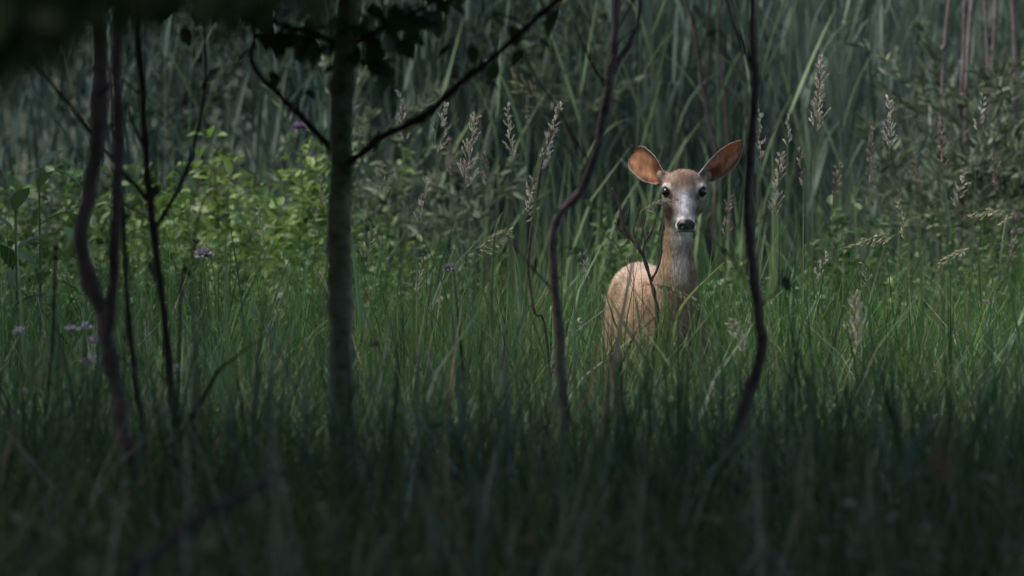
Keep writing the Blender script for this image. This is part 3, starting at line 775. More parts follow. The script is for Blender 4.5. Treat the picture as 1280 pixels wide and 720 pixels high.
branch(s2, [(194, 285), (212, 255), (236, 205), (250, 150), (257, 105), (256, 50), (253, 0), (250, -60)], Ys, 6, 4, M['bark_dark'], 15)
branch(s2, [(188, 252), (165, 228), (135, 192), (105, 155), (78, 120), (50, 88), (20, 60)], Ys, 6, 4, M['bark_dark'], 16)
branch(s2, [(181, 182), (168, 160), (158, 128)], Ys, 5, 3, M['bark_dark'], 17)
so = at(200, -60, Ys)
crown('crown', s2, [((so.x, Ys, 2.45), (.9, 1.0, .55)), ((so.x, Ys, 3.2), (1.0, 1.1, .6))], 5000, .085, (.024, .050, .022), (.045, .078, .032))
P = path_px([(152, 235), (155, 300), (160, 400), (170, 480), (181, 570)], Yl + .5)
s3 = thing('thin_sapling', P[0], 'thin dark stem between the crooked pair and the slender branched sapling', 'sapling')
rodmesh('trunk', P, px_r(10, Yl), px_r(6, Yl), M['bark_dark'], s3, seed=18)

# -- bare saplings either side of the doe
Y1 = 23.6
P = path_px([(772, -60), (772, 0), (769, 60), (762, 102), (752, 160), (737, 215), (722, 245), (704, 264), (693, 285), (692, 320), (696, 390), (702, 480), (704, 560)], Y1)
b1 = thing('bare_sapling', P[0], 'bare dark sapling left of the doe, bending right then forking at the top', 'sapling')
rodmesh('trunk', P, px_r(15, Y1), px_r(9, Y1), M['bark_purple'], b1, sides=10, seed=22)
branch(b1, [(766, 92), (776, 72), (790, 50), (799, 22), (802, -20)], Y1, 7, 5, M['bark_purple'], 23)
branch(b1, [(756, 108), (745, 88), (730, 58), (716, 25)], Y1, 4, 2, M['bark_dark'], 24, .02)
branch(b1, [(738, 205), (720, 178), (700, 140), (672, 100), (655, 70)], Y1, 3, 1.5, M['bark_dark'], 25, .02)
branch(b1, [(697, 300), (690, 330), (700, 350)], Y1, 3, 1.5, M['bark_dark'], 26, .02)
bo = at(780, -80, Y1)
crown('crown', b1, [((bo.x, Y1, 2.35), (.7, .7, .45)), ((bo.x - .2, Y1 - .5, 3.0), (.9, .9, .5))], 2600, .09, (.028, .055, .024), (.050, .085, .036))
Y2 = 21.4
P = path_px([(930, -120), (938, -20), (944, 60), (945, 110), (940, 160), (935, 240), (937, 300), (944, 370), (952, 430), (940, 485), (918, 545), (904, 605)], Y2)
b2_ = thing('bare_sapling', P[0], 'wavy bare dark sapling right of the doe, curving left at its foot', 'sapling')
rodmesh('trunk', P, px_r(17, Y2), px_r(10, Y2), M['bark_purple'], b2_, sides=10, seed=32)
branch(b2_, [(943, 95), (930, 60), (915, 25), (905, -20)], Y2, 6, 4, M['bark_purple'], 33)
bo = at(940, -80, Y2)
crown('crown', b2_, [((bo.x, Y2, 2.4), (.8, .8, .5)), ((bo.x + .3, Y2 - .5, 3.1), (1.1, 1.1, .55))], 3200, .09, (.028, .055, .024), (.050, .085, .036))

def twigs(parent, P, r, n, seed, z0, z1, leafy=.5):
    g = np.random.default_rng(seed); ok = [q for q in P if z0 < q[2] < z1]
    for k in range(n):
        q = ok[g.integers(len(ok))]; a = g.choice([0, math.pi]) + g.normal(0, .6); l = .08 + .22 * g.random()
        d = np.array([math.cos(a), math.sin(a), .8 + .4 * g.normal()]); d /= np.linalg.norm(d)
        p1 = q + d * l * .5 + g.normal(size=3) * .012; p2 = q + d * l + g.normal(size=3) * .02 + np.array([0, 0, .02])
        t_, PT = rodmesh('twig', [q, p1, p2], r * (.7 + .5 * g.random()), r * .4, M['bark_dark'], parent, seed=seed + k, sides=5, sub=3)
        if g.random() < leafy:
            for m in range(1 + g.integers(3)): add_leaf(t_, PT[-1 - m], g, .55 + .4 * g.random())
# -- unseen trees added outside the frame to darken the foreground and far corners
def added_shade_tree(loc, blobs, n, label):
    x, y = loc; b = Vector((x, y, gz(x, y)))
    t = thing('added_shade_tree', b, label, 'tree', 'unseen trees added for shade')
    rodmesh('trunk', [b + Vector((0, 0, -.1)), b + Vector((.06, .03, 1.8)), b + Vector((-.05, .05, 3.6)), b + Vector((.05, 0, 5.5))], .14, .07, M['bark_dark'], t, sides=12, seed=int(abs(x * 7 + y)))
    crown('crown', t, blobs, int(n * .9), .17, (.024, .050, .022), (.048, .085, .034))
    return t
for o_, sd_, n_, z1_ in ((b1, 1, 7, 1.8), (b2_, 2, 6, 1.9), (lt, 3, 6, 1.8), (s2, 4, 4, 1.8), (s3, 5, 3, 1.2)):
    tk = [c for c in o_.children if c.name.startswith('trunk')][0]
    vv = np.zeros(len(tk.data.vertices) * 3, np.float32); tk.data.vertices.foreach_get('co', vv)
    twigs(o_, vv.reshape(-1, 3) + np.array(tuple(world_loc(tk))), .0032, n_, 900 + sd_ * 10, .75, z1_)
hang = added_shade_tree((-3.6, 14.5), [((-2.8, 14.5, 4.6), (2.6, 3.6, 1.3)), ((-.6, 15.5, 5.4), (2.8, 3.4, 1.1)), ((-4.5, 13, 3.2), (1.2, 2.6, 1.6)), ((-1.6, 11.5, 3.0), (1.9, 2.2, .6))], 19000, 'tall tree outside the left edge, its leaves hanging into view and its unseen crown added for shade')
Yh = 11.5
hb = [at(150, -40, Yh), at(20, 0, Yh), at(-150, -60, Yh + .4), Vector((-2.2, 13.2, 2.5)), Vector((-3.58, 14.5, 3.0))][::-1]
rodmesh('branch', hb, .03, .006, M['bark_dark'], hang, seed=91)
lk = [((at(px, py, Yh).x, Yh + dy, at(px, py, Yh).z), (rx, .25, rz)) for px, py, dy, rx, rz in [(0, 5, 0, .10, .05), (60, -20, -.2, .12, .045), (-40, 50, .2, .08, .06), (140, -30, .1, .10, .04), (220, -35, .0, .08, .035), (330, -25, .1, .07, .03), (20, 60, .1, .05, .03)]]
crown('hanging_foliage', hang, lk, 330, .055, (.022, .046, .020), (.042, .072, .030), zmin=-9)
added_shade_tree((-5.2, 21.5), [((-4.4, 21.5, 4.8), (2.0, 3.0, 1.3)), ((-3.4, 22.0, 3.6), (1.0, 2.4, 1.0)), ((-5.2, 21, 6.2), (2.0, 2.4, 1.2))], 12000, 'unseen tree added for shade outside the left edge, level with the forking sapling')
added_shade_tree((3.4, 12.5), [((2.8, 12.5, 4.8), (2.4, 3.4, 1.2)), ((1.0, 13.5, 5.6), (2.6, 3.4, 1.1)), ((4.3, 11, 3.4), (1.2, 2.6, 1.6))], 12000, 'unseen tree added for shade outside the right edge, its crown over the near grass')
added_shade_tree((-3.0, 5.5), [((-2.2, 5.5, 4.6), (2.6, 3.6, 1.3)), ((.2, 7.0, 5.2), (2.8, 3.4, 1.1)), ((-3.6, 4, 2.8), (1.2, 3, 1.8))], 12000, 'unseen tree added for shade behind the left of the camera')
added_shade_tree((3.2, 3.5), [((2.4, 3.5, 4.6), (2.6, 3.6, 1.3)), ((.3, 1.5, 5.2), (2.8, 3.4, 1.1)), ((3.8, 3, 2.8), (1.2, 3.4, 1.8))], 12000, 'unseen tree added for shade behind the right of the camera')
added_shade_tree((.4, -5.5), [((.4, -5.5, 3.2), (4.2, 1.6, 2.8)), ((.4, -6, 6), (3.5, 2.5, 1.5))], 12000, 'unseen bushy tree added for shade behind the camera')

added_shade_tree((-4.2, 18.5), [((-2.2, 19.0, 3.9), (2.6, 3.2, .9)), ((-.2, 18.2, 4.4), (2.2, 3.0, .8)), ((-3.6, 19.0, 5.2), (2.2, 3.0, 1.0))], 6500, 'unseen spreading tree added for shade outside the left edge, its low crown over the dark saplings')
added_shade_tree((4.0, 17.5), [((2.6, 15.5, 4.0), (2.2, 3.6, .9)), ((1.4, 14.0, 4.8), (2.2, 3.6, .9))], 2600, 'unseen spreading tree added for shade outside the right edge, level with the wavy sapling')
added_shade_tree((-5.8, 28.5), [((-4.5, 29.5, 5.0), (1.9, 4.2, 1.5)), ((-5.6, 29, 6.8), (1.6, 3.0, 1.3)), ((-5.2, 28, 3.2), (1.0, 3.0, 1.2))], 13000, 'unseen tree added for shade outside the left edge, level with the doe')
added_shade_tree((-5.0, 42.0), [((-3.4, 41.5, 4.5), (2.6, 3.6, 1.5)), ((-4.4, 42, 6.5), (2.6, 3.2, 1.3))], 17000, 'unseen tree added for shade far back at the upper left, above the reeds')
added_shade_tree((5.2, 41.0), [((3.4, 40.5, 4.3), (2.4, 3.6, 1.4)), ((4.4, 41, 6.2), (2.6, 3.2, 1.3))], 17000, 'unseen tree added for shade far back at the upper right, above the reeds')
def added_shade_bush(loc, r, n, label):  # unseen bushes added to keep side light off the foreground
    x, y = loc; b = Vector((x, y, gz(x, y)))
    t = thing('added_shade_bush', b, label, 'bush', 'unseen bushes added for shade')
    for k in range(4):
        a = k * 1.57 + .4; rodmesh('stem', [b + Vector((0, 0, -.05)), b + Vector((.35 * math.cos(a), .35 * math.sin(a), 1.0)), b + Vector((.8 * math.cos(a), .8 * math.sin(a), 2.2))], .035, .012, M['bark_dark'], t, seed=k)
    crown('crown', t, [((x, y, r[2] * .95), r)], n, .16, (.024, .050, .022), (.048, .085, .034))
added_shade_bush((-4.6, 11.0), (1.3, 3.0, 2.2), 6000, 'unseen bush added for shade outside the left edge, nearest the camera')
added_shade_bush((-4.9, 17.0), (1.4, 3.0, 2.1), 6000, 'unseen bush added for shade outside the left edge, beside the crooked sapling')
added_shade_bush((-5.4, 22.8), (1.3, 2.6, 2.0), 5000, 'unseen bush added for shade outside the left edge, level with the forking sapling')
added_shade_bush((4.9, 9.5), (1.3, 3.2, 2.2), 6000, 'unseen bush added for shade outside the right edge, nearest the camera')
added_shade_bush((5.2, 16.0), (1.4, 3.0, 2.0), 6000, 'unseen bush added for shade outside the right edge, level with the wavy sapling')

# -- dark stems deep in the reeds, dead stick in the lower left
Yb = 37.0
def stem_thing(name, pts, Y, w0, w1, mat, label, cat, group=None, seed=0, extra=()):
    P = path_px(pts, Y)
    t = thing(name, P[0], label, cat, group)
    rodmesh('stem', P, px_r(w0, Y), px_r(w1, Y), M[mat], t, seed=seed)
    for e in extra: branch(t, e, Y, w1 * .8, w1 * .4, M[mat], seed + 1, .01, 'twig')
    return t
stem_thing('slender_shrub', [(852, -20), (868, 40), (876, 95), (885, 145), (897, 200), (893, 270), (899, 340)], Yb, 6, 4, 'bark_dark', 'dark stem rising behind the head of the doe', 'shrub', seed=51, extra=([(880, 130), (886, 70), (884, 0)],))
stem_thing('slender_shrub', [(905, -20), (898, 40), (905, 110), (912, 200), (915, 330)], Yb + .4, 5, 3, 'bark_dark', 'faint dark stem just behind the right ear of the doe', 'shrub', seed=52)
for k, (x0, x1, w, lab) in enumerate([(1190, 1176, 5, 'leftmost grey brown dead stem in the upper right corner'), (1204, 1200, 4, 'dead stem second from left in the upper right corner'), (1219, 1207, 6, 'leaning grey dead stem third from left in the upper right corner'),
        (1228, 1236, 4, 'dead stem fourth from left in the upper right corner'), (1247, 1240, 5, 'dead stem fifth from left in the upper right corner'), (1263, 1268, 6, 'dead stem nearest the right edge at the top')]):
    stem_thing('dry_weed', [(x0, -40), ((x0 + x1) / 2 + (3 if k % 2 else -2), 60), (x1, 150), (x1 + (3 if k % 3 else -4), 240), (x1 - 1, 330)], Yb - .6 + .35 * k, w + 1, w, 'bark_pale', lab, 'weed', 'dead stems in the upper right corner', 60 + k)
Pd = [at(x, y, Y) for x, y, Y in [(352, 592, 17.4), (322, 608, 17.2), (286, 628, 17.0), (246, 648, 16.8), (205, 682, 16.6), (165, 716, 16.4), (110, 790, 16.1)]]
Pd.append(Vector((Pd[-1].x - .25, 15.6, gz(Pd[-1].x - .25, 15.6) - .05)))
fb = thing('dead_branch', Pd[-1], 'dark dead branch lying aslant in the lower left corner', 'branch')
rodmesh('limb', Pd[::-1], px_r(22, 17), px_r(12, 17), M['bark_dark'], fb, seed=71, wob=.1)
rodmesh('twig', [Pd[2], Pd[2] + Vector((-.03, .02, .09)), Pd[2] + Vector((-.01, .05, .16))], .006, .003, M['bark_dark'], fb, seed=72)
# thin stems left
stem_thing('slender_weed', [(272, 233), (255, 250), (245, 285), (241, 320), (236, 345), (226, 372)], 22.5, 4, 3, 'bark_dark', 'thin dark stem hooked over at its top, beside the mauve flower', 'weed', seed=75)
stem_thing('slender_weed', [(70, 300), (68, 360), (64, 450), (55, 545)], 22.8, 6, 3, 'bark_dark', 'thin upright dark stem near the left edge, left of the crooked sapling', 'weed', seed=76)
stem_thing('slender_weed', [(238, 335), (242, 400), (246, 455), (247, 505)], 21.5, 4, 3, 'bark_grey', 'pale thin straight stem below the mauve flower', 'weed', seed=77)
stem_thing('slender_weed', [(678, 200), (668, 260), (660, 330), (668, 390), (684, 430)], 26, 4, 3, 'bark_dark', 'thin dark stem just left of the bare forking sapling', 'weed', seed=78)
# dry twig before the doe
Yt = 28.2
P = path_px([(765, 236), (774, 256), (780, 282), (790, 300), (803, 318), (811, 340), (816, 362), (822, 395), (818, 430), (812, 470)], Yt)
tw = thing('dry_twig', P[0], 'dry dark forked twig standing before the flank of the doe', 'twig')
rodmesh('stem', P, px_r(6.5, Yt), px_r(3.2, Yt), M['bark_dark'], tw, seed=81, wob=.14)
for k, e in enumerate([[(803, 318), (806, 302), (803, 285), (808, 268)], [(788, 298), (778, 290), (768, 278)], [(781, 280), (786, 262), (784, 248)], [(776, 258), (768, 246), (760, 240)], [(814, 352), (820, 340), (826, 322), (827, 300), (830, 275)], [(800, 312), (792, 290), (796, 272), (800, 255)], [(806, 302), (814, 290), (820, 272)]]):
    branch(tw, e, Yt, 3.4, 1.6, M['bark_dark'], 82 + k, .01, 'side_twig')

# ------------------------------------------------------------------ flowering grass stalks, one by one
STRAW_A, STRAW_B = (.44, .37, .28), (.66, .57, .46)
def panicle(name, root, top, bot, Y, label, spread=.045, n=120, dens_col=(STRAW_A, STRAW_B), droop=0., seed=0, grp='flowering grass stalks around the doe', leafy=2):
    """top / bot: pixels of the ends of the seed head; root: pixel x of the foot"""
    g = np.random.default_rng(seed)
    T, B = at(*top, Y), at(*bot, Y)
    f = at(root, 430, Y); foot = Vector((f.x, Y + g.normal(0, .03), gz(f.x, Y) - .02))
    t = thing(name, foot, label, 'grass stalk', grp)
    mid = foot.lerp(B, .6); mid.x += (B.x - foot.x) * -.12
    if droop: mid = Vector((foot.x + (B.x - foot.x) * .45, Y, B.z - .05 + .02))
    PS = [foot, foot.lerp(mid, .5), mid, B, B.lerp(T, .5) + Vector((0, 0, .25 * droop * (B - T).length)), T]
    V, F, P = tube(PS, .0022, .0007, 5, 5, .02, seed)
    mesh_np('stalk', V, F, M['dry'], np.array((.13, .15, .075)), t, foot)
    # seed head: side rays with spikelets
    bag = Bag(); L = (T - B).length
    pts, dirs, cen = [], [], []
    ax = np.array(tuple((T - B).normalized()))
    n = int(n * 2.0); nr = max(12, int(n / 9))
    for k in range(nr):
        u = (k + g.random()) / nr
        b = B.lerp(T, u); b.z += droop * .25 * L * 4 * u * (1 - u)
        b = np.array(tuple(b)); out = g.normal(size=3); out -= ax * (out @ ax); out /= np.linalg.norm(out)
        rl = spread * 1.2 * (1.15 - .85 * u) * (.5 + .8 * g.random())
        d = out * .62 + ax * 1.0 + np.array([0, 0, -.9 * droop]); d /= np.linalg.norm(d)
        e = b + d * rl
        V, F, _ = tube([b, (b + e) / 2 + np.array([0, 0, .12 * rl]), e], .0006, .0004, 3, 2, 0, k)
        bag.add(V, F, np.array(dens_col[0]) * .8)
        for j in range(max(3, n // nr)):
            w = .25 + .75 * g.random(); p = b + d * rl * w
            pts.append(p); q = d + g.normal(size=3) * .22 + np.array([0, 0, -.25 * droop]); dirs.append(q)
    k = len(pts); s = .011 + .008 * g.random(k)
    V, F, C = leaves(np.array(pts), np.array(dirs), unit(k, g), s, s * .25, colmix(k, *dens_col, g), fold=.3, droop=.05)
    bag.add(V, F, C)
    bag.build('seed_head', M['dry'], t, tuple(B))
    for k in range(leafy):
        u = .35 + .25 * k; p = foot.lerp(mid, u + .2)
        V, F, C = blades(np.array([tuple(p)]), np.array([g.random() * 6.28]), np.array([.22 + .12 * g.random()]), np.array([.006]), np.array([.35]), np.array([.9]), 5, colmix(1, (.08, .14, .05), (.12, .17, .07), g))
        mesh_np('leaf', V, F, M['grass'], C, t, tuple(p))
    return t
brown = ((.25, .18, .14), (.40, .31, .25)); cool = ((.42, .38, .31), (.62, .56, .47)); green = ((.32, .31, .18), (.52, .49, .32))
PN = [
 (576, (594, 148), (580, 240), 29.6, 'tall feathery pale seed head, widest of those left of the bare forking sapling', .055, 230, (STRAW_A, STRAW_B), 0),
 (640, (634, 133), (640, 205), 29.3, 'narrow upright seed head between the widest pale one and the leaning one', .030, 110, cool, 0),
 (655, (700, 136), (672, 218), 29.2, 'pale seed head leaning right toward the bare forking sapling', .032, 150, cool, 0),
 (545, (556, 132), (546, 195), 30.4, 'grey seed head just left of the widest pale one', .045, 120, cool, 0),
 (524, (532, 228), (524, 284), 29.8, 'small pale seed head low under the rising branch', .030, 70, cool, 0),
 (508, (500, 118), (506, 182), 31.5, 'blurred grey seed head right under the rising branch', .040, 90, cool, 0),
 (650, (668, 226), (655, 280), 29.4, 'drooping pale seed head below the leaning one', .035, 90, (STRAW_A, STRAW_B), .35),
 (596, (636, 292), (590, 316), 29.0, 'straw coloured seed head bowed right above the grass left of the forking sapling', .050, 130, green, .6),
 (1008, (1026, 76), (1020, 168), 29.8, 'tallest feathery seed head, right of the wavy sapling', .050, 210, (STRAW_A, STRAW_B), 0),
 (1112, (1112, 126), (1112, 190), 29.9, 'dense pale seed head in the middle of the right side reeds', .034, 150, cool, 0),
 (1176, (1178, 152), (1178, 212), 30.8, 'slim brownish seed head before the dark gap on the right', .022, 90, brown, 0),
 (1090, (1091, 156), (1086, 238), 30.9, 'long limp brown seed head left of the dense pale one', .024, 120, brown, 0),
 (1205, (1229, 122), (1222, 168), 29.4, 'thin sparse seed head on a long slanting stalk at far right', .020, 40, cool, 0),
 (952, (950, 142), (951, 205), 29.7, 'slim seed head touching the wavy sapling on its right', .022, 90, cool, 0),
 (986, (986, 148), (985, 186), 30.0, 'small seed head between the wavy sapling and the tallest feathery one', .022, 50, cool, 0),
 (1000, (999, 188), (1004, 236), 29.3, 'small pinkish seed head below the tallest feathery one', .022, 50, brown, 0),
 (970, (976, 195), (968, 276), 29.6, 'broad pale seed head low beside the wavy sapling', .036, 150, cool, 0),
 (1130, (1124, 252), (1131, 300), 29.1, 'sparse upright seed head above the grass on the right', .026, 44, green, 0),
 (1148, (1058, 312), (1122, 294), 29.2, 'straw seed head bowed left over the right hand grass', .030, 120, green, .35),
 (1290, (1216, 270), (1276, 268), 29.0, 'straw seed head bowed left from the right edge', .040, 120, green, .45),
 (1232, (1178, 330), (1216, 308), 29.1, 'small straw seed head bowed left under the one at the right edge', .035, 90, green, .4),
 (1262, (1268, 286), (1258, 330), 30.2, 'brown upright seed head close to the right edge', .030, 70, brown, 0),
 (796, (872, 382), (812, 356), 28.25, 'straw seed head bowed across the chest of the doe', .034, 170, ((.34, .29, .17), (.48, .42, .28)), .5),
 (788, (842, 251), (800, 266), 28.15, 'fine pale seed head bowed across the cheek of the doe', .022, 40, ((.34, .31, .20), (.50, .46, .33)), .3),
 (700, (722, 402), (706, 430), 28.3, 'low pale seed head beside the foot of the forking sapling', .030, 50, green, .2),
 (1075, (1068, 372), (1072, 440), 25.5, 'large pale blurred seed head standing out before the grass, right of the wavy sapling', .05, 150, cool, 0),
 (930, (916, 402), (930, 445), 25.2, 'pale blurred drooping seed head low beside the wavy sapling', .03, 80, cool, .2),
 (655, (640, 95), (690, 150), 24.0, 'pale blurred tuft in front of the bare forking sapling branch', .05, 90, green, .3),
 (1190, (1176, 580), (1150, 600), 15.0, 'brown bowed seed head low in the dark grass at lower right', .04, 80, brown, .4),
 (612, (604, 196), (610, 232), 30.6, 'small brown seed head just right of the widest pale one', .024, 60, brown, .1),
 (570, (562, 176), (568, 222), 31.2, 'dim seed head tucked behind the widest pale one', .030, 80, brown, 0),
 (482, (476, 206), (484, 252), 30.9, 'dim drooping seed head between the young tree and the small pale one', .028, 60, green, .3),
 (455, (466, 292), (456, 330), 29.4, 'low straw seed head just right of the young tree', .026, 60, green, .3),
 (738, (728, 318), (738, 352), 29.2, 'thin pale seed head between the forking sapling and the rump of the doe', .020, 44, cool, 0),
 (905, (912, 246), (906, 300), 30.2, 'dim seed head between the cheek of the doe and the wavy sapling', .026, 70, brown, .1),
 (1040, (1050, 205), (1042, 250), 31.0, 'dim brown seed head right of the small pinkish one', .026, 60, brown, .2),
 (1150, (1142, 196), (1150, 236), 31.4, 'faint seed head between the dense pale one and the slim brownish one', .024, 60, brown, 0),
 (1196, (1206, 214), (1196, 262), 30.6, 'nodding tan seed head under the thin sparse one', .028, 70, cool, .3),
 (1250, (1244, 196), (1250, 244), 31.2, 'brown seed head by the right edge above the bowed straw ones', .028, 70, brown, .1),
 (1088, (1080, 330), (1088, 366), 29.0, 'low thin seed head left of the sparse upright one', .018, 36, green, .1),
 (1020, (1032, 318), (1022, 356), 29.3, 'low tan seed head under the broad pale one', .024, 50, cool, .2),
 (330, (322, 262), (330, 300), 30.8, 'pale wisp of seed head among the yellow green plants', .022, 40, cool, .3),
 (400, (404, 225), (398, 275), 30.5, 'grey seed head hard against the left side of the young tree', .024, 60, brown, 0),
 (520, (530, 325), (516, 372), 28.6, 'thin low seed head in the grass right of the young tree', .020, 40, green, 0),
]
for k, (root, top, bot, Y, lab, sp, n, cols, dr) in enumerate(PN):
    panicle('grass_stalk', root, top, bot, Y, lab, sp, n, cols, dr, 100 + k)

# broad yellow green blade crossing before the chest
def big_blade(pts, Y, w, col, label, seed):
    P = smooth_path([at(x, y, Y + .03 * i) for i, (x, y) in enumerate(pts)], 5); n = len(P)
    t = np.linspace(0, 1, n); ww = w * np.clip(1.15 - t, .04, .9) ** .8 * .5
    T = np.gradient(P, axis=0); s = np.cross(T, np.array([.1, -1, .35])); s /= np.linalg.norm(s, axis=1, keepdims=True)
    nn = np.cross(s, T); nn /= np.linalg.norm(nn, axis=1, keepdims=True)
    V = np.stack([P - s * ww[:, None], P + nn * (ww * .35)[:, None], P + s * ww[:, None]], 1).reshape(-1, 3)
    b = np.arange(n - 1) * 3
    F = np.concatenate([np.stack([b, b + 1, b + 4, b + 3], 1), np.stack([b + 1, b + 2, b + 5, b + 4], 1)])
    o = mesh_np('broad_grass_blade', V, F, M['grass'], np.array(col), None, P[0])
    return tag(o, label, 'grass blade', 'broad single blades of grass')
big_blade([(835, 480), (842, 420), (850, 388), (866, 366), (888, 344), (905, 328)], 28.1, .012, (.26, .29, .09), 'yellow green blade slanting across the chest of the doe', 1)
big_blade([(546, 690), (538, 650), (526, 612), (510, 585), (502, 570)], 16.4, .016, (.16, .20, .17), 'broad pale blade in the dark near grass at bottom centre', 2)
big_blade([(596, 720), (602, 660), (590, 612), (592, 590)], 16.2, .018, (.13, .18, .14), 'broad dull green blade beside the pale one at bottom centre', 3)
big_blade([(1135, 600), (1140, 560), (1152, 535), (1165, 520)], 17.5, .02, (.12, .18, .15), 'broad bluish blade in the near grass at lower right', 4)
big_blade([(452, 410), (446, 350), (440, 300), (430, 255)], 27, .016, (.09, .16, .08), 'tall green blade right behind the young tree', 5)

# ------------------------------------------------------------------ leafy plants
def leafy_plant(name, px, ytop, Y, label, nst, spread, ls, ca, cb, seed, grp, lobes=.5):
    g = np.random.default_rng(seed); b = at(px, 400, Y); base = Vector((b.x, Y, gz(b.x, Y) - .02))
    H = at(px, ytop, Y).z - base.z
    t = thing(name, base, label, 'plant', grp)
    fo = Bag(); st = Bag()
    for k in range(nst):
        h = H * (.72 + .28 * g.random()) if k else H
        tip = base + Vector((g.normal(0, spread), g.normal(0, spread), h))
        mid = base.lerp(tip, .55) + Vector((g.normal(0, .03), g.normal(0, .03), .04))
        V, F, P = tube([base + Vector((g.normal(0, .02), g.normal(0, .02), 0)), mid, tip], .004, .0015, 5, 8, .02, k)
        st.add(V, F, np.array((.09, .12, .05)))
        n = int(h / .028); pos = []; dr = []; si = []
        for j in range(n):
            u = .15 + .85 * j / n; p = P[min(int(u * (len(P) - 1)), len(P) - 1)]
            for s in range(3):
                a = j * 1.57 + s * 2.09 + g.normal(0, .4)
                d = np.array([math.cos(a), math.sin(a), .4 + .7 * g.normal()])
                pos.append(p + d * .03 * g.random() + g.normal(size=3) * .012); dr.append(d); si.append(ls * (.35 + 1.1 * g.random() ** 1.5) * (1.2 - .6 * u))
        pos, dr, si = map(np.array, (pos, dr, si))
        V, F, C = leaves(pos, dr, np.tile([0, 0, 1.], (len(pos), 1)) + unit(len(pos), g) * .8, si, si * lobes, colmix(len(pos), ca, cb, g), droop=.25)
        fo.add(V, F, C)
    st.build('stem', M['leaf'], t, base); fo.build('foliage', M['leaf'], t, base)
    return t
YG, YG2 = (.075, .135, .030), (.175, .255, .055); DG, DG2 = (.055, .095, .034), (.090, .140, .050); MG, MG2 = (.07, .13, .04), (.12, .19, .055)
G1 = 'leafy plants in the clearing on the left'; G2 = 'leafy shrubs among the reeds on the right'
LP = [
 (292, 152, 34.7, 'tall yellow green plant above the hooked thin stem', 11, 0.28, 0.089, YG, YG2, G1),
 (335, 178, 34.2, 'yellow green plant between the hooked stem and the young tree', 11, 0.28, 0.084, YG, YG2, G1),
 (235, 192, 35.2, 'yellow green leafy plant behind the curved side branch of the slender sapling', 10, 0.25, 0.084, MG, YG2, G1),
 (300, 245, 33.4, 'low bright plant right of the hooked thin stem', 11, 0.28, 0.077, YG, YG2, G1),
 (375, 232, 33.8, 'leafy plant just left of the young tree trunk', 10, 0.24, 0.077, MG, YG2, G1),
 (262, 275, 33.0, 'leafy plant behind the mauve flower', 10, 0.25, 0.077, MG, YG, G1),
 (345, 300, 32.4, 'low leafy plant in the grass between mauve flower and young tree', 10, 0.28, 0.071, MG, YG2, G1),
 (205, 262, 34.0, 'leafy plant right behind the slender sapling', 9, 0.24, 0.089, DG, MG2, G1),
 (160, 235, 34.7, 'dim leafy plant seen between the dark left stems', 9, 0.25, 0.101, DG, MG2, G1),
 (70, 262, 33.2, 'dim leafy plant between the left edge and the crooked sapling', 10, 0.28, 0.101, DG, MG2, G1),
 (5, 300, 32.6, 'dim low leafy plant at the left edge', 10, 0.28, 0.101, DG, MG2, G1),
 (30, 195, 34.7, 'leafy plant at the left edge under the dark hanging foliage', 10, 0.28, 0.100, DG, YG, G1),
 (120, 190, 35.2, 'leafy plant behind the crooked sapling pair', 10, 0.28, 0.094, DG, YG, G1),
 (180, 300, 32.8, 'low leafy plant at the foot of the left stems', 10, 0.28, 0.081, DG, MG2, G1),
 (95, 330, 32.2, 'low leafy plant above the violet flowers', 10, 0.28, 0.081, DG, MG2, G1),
 (395, 165, 36.2, 'far green plant just left of the trunk under the left branch', 10, 0.25, 0.084, MG, MG2, G1),
 (470, 255, 34.2, 'green plant just right of the young tree', 10, 0.22, 0.071, MG, MG2, G1),
 (500, 320, 32.7, 'low green plant under the small pale seed head', 9, 0.20, 0.065, DG, MG2, G1),
 (560, 290, 34.0, 'dark green plant behind the widest pale seed head', 9, 0.18, 0.057, DG, MG, G1),
 (1180, 245, 34.5, 'dark leafy shrub in front of the dead stems', 11, 0.22, 0.048, DG, MG, G2),
 (1240, 232, 34.2, 'dark leafy shrub at the right edge above the bowed straw heads', 11, 0.22, 0.048, DG, MG, G2),
 (1165, 300, 33.2, 'low green shrub with brighter leaf tips behind the sparse upright seed head', 10, 0.19, 0.057, DG, MG2, G2),
 (1262, 330, 33.0, 'low dark shrub in the right hand corner of the clearing', 10, 0.19, 0.048, DG, MG, G2),
 (1055, 232, 34.0, 'upright green plant right of the tallest feathery seed head', 6, .12, .075, DG, MG, G2),
 (890, 330, 33.0, 'green plant in the gap right of the neck of the doe', 9, 0.14, 0.067, MG, MG2, G2),
 (790, 250, 35.0, 'green plant behind the dry forked twig', 9, 0.19, 0.067, DG, MG2, G2),
 (965, 320, 33.2, 'low green plant right of the wavy sapling', 9, 0.16, 0.062, DG, MG2, G2),
]
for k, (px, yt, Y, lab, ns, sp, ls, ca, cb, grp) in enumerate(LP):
    leafy_plant('leafy_plant', px, yt, Y, lab, ns, sp, ls, ca, cb, 300 + k, grp)

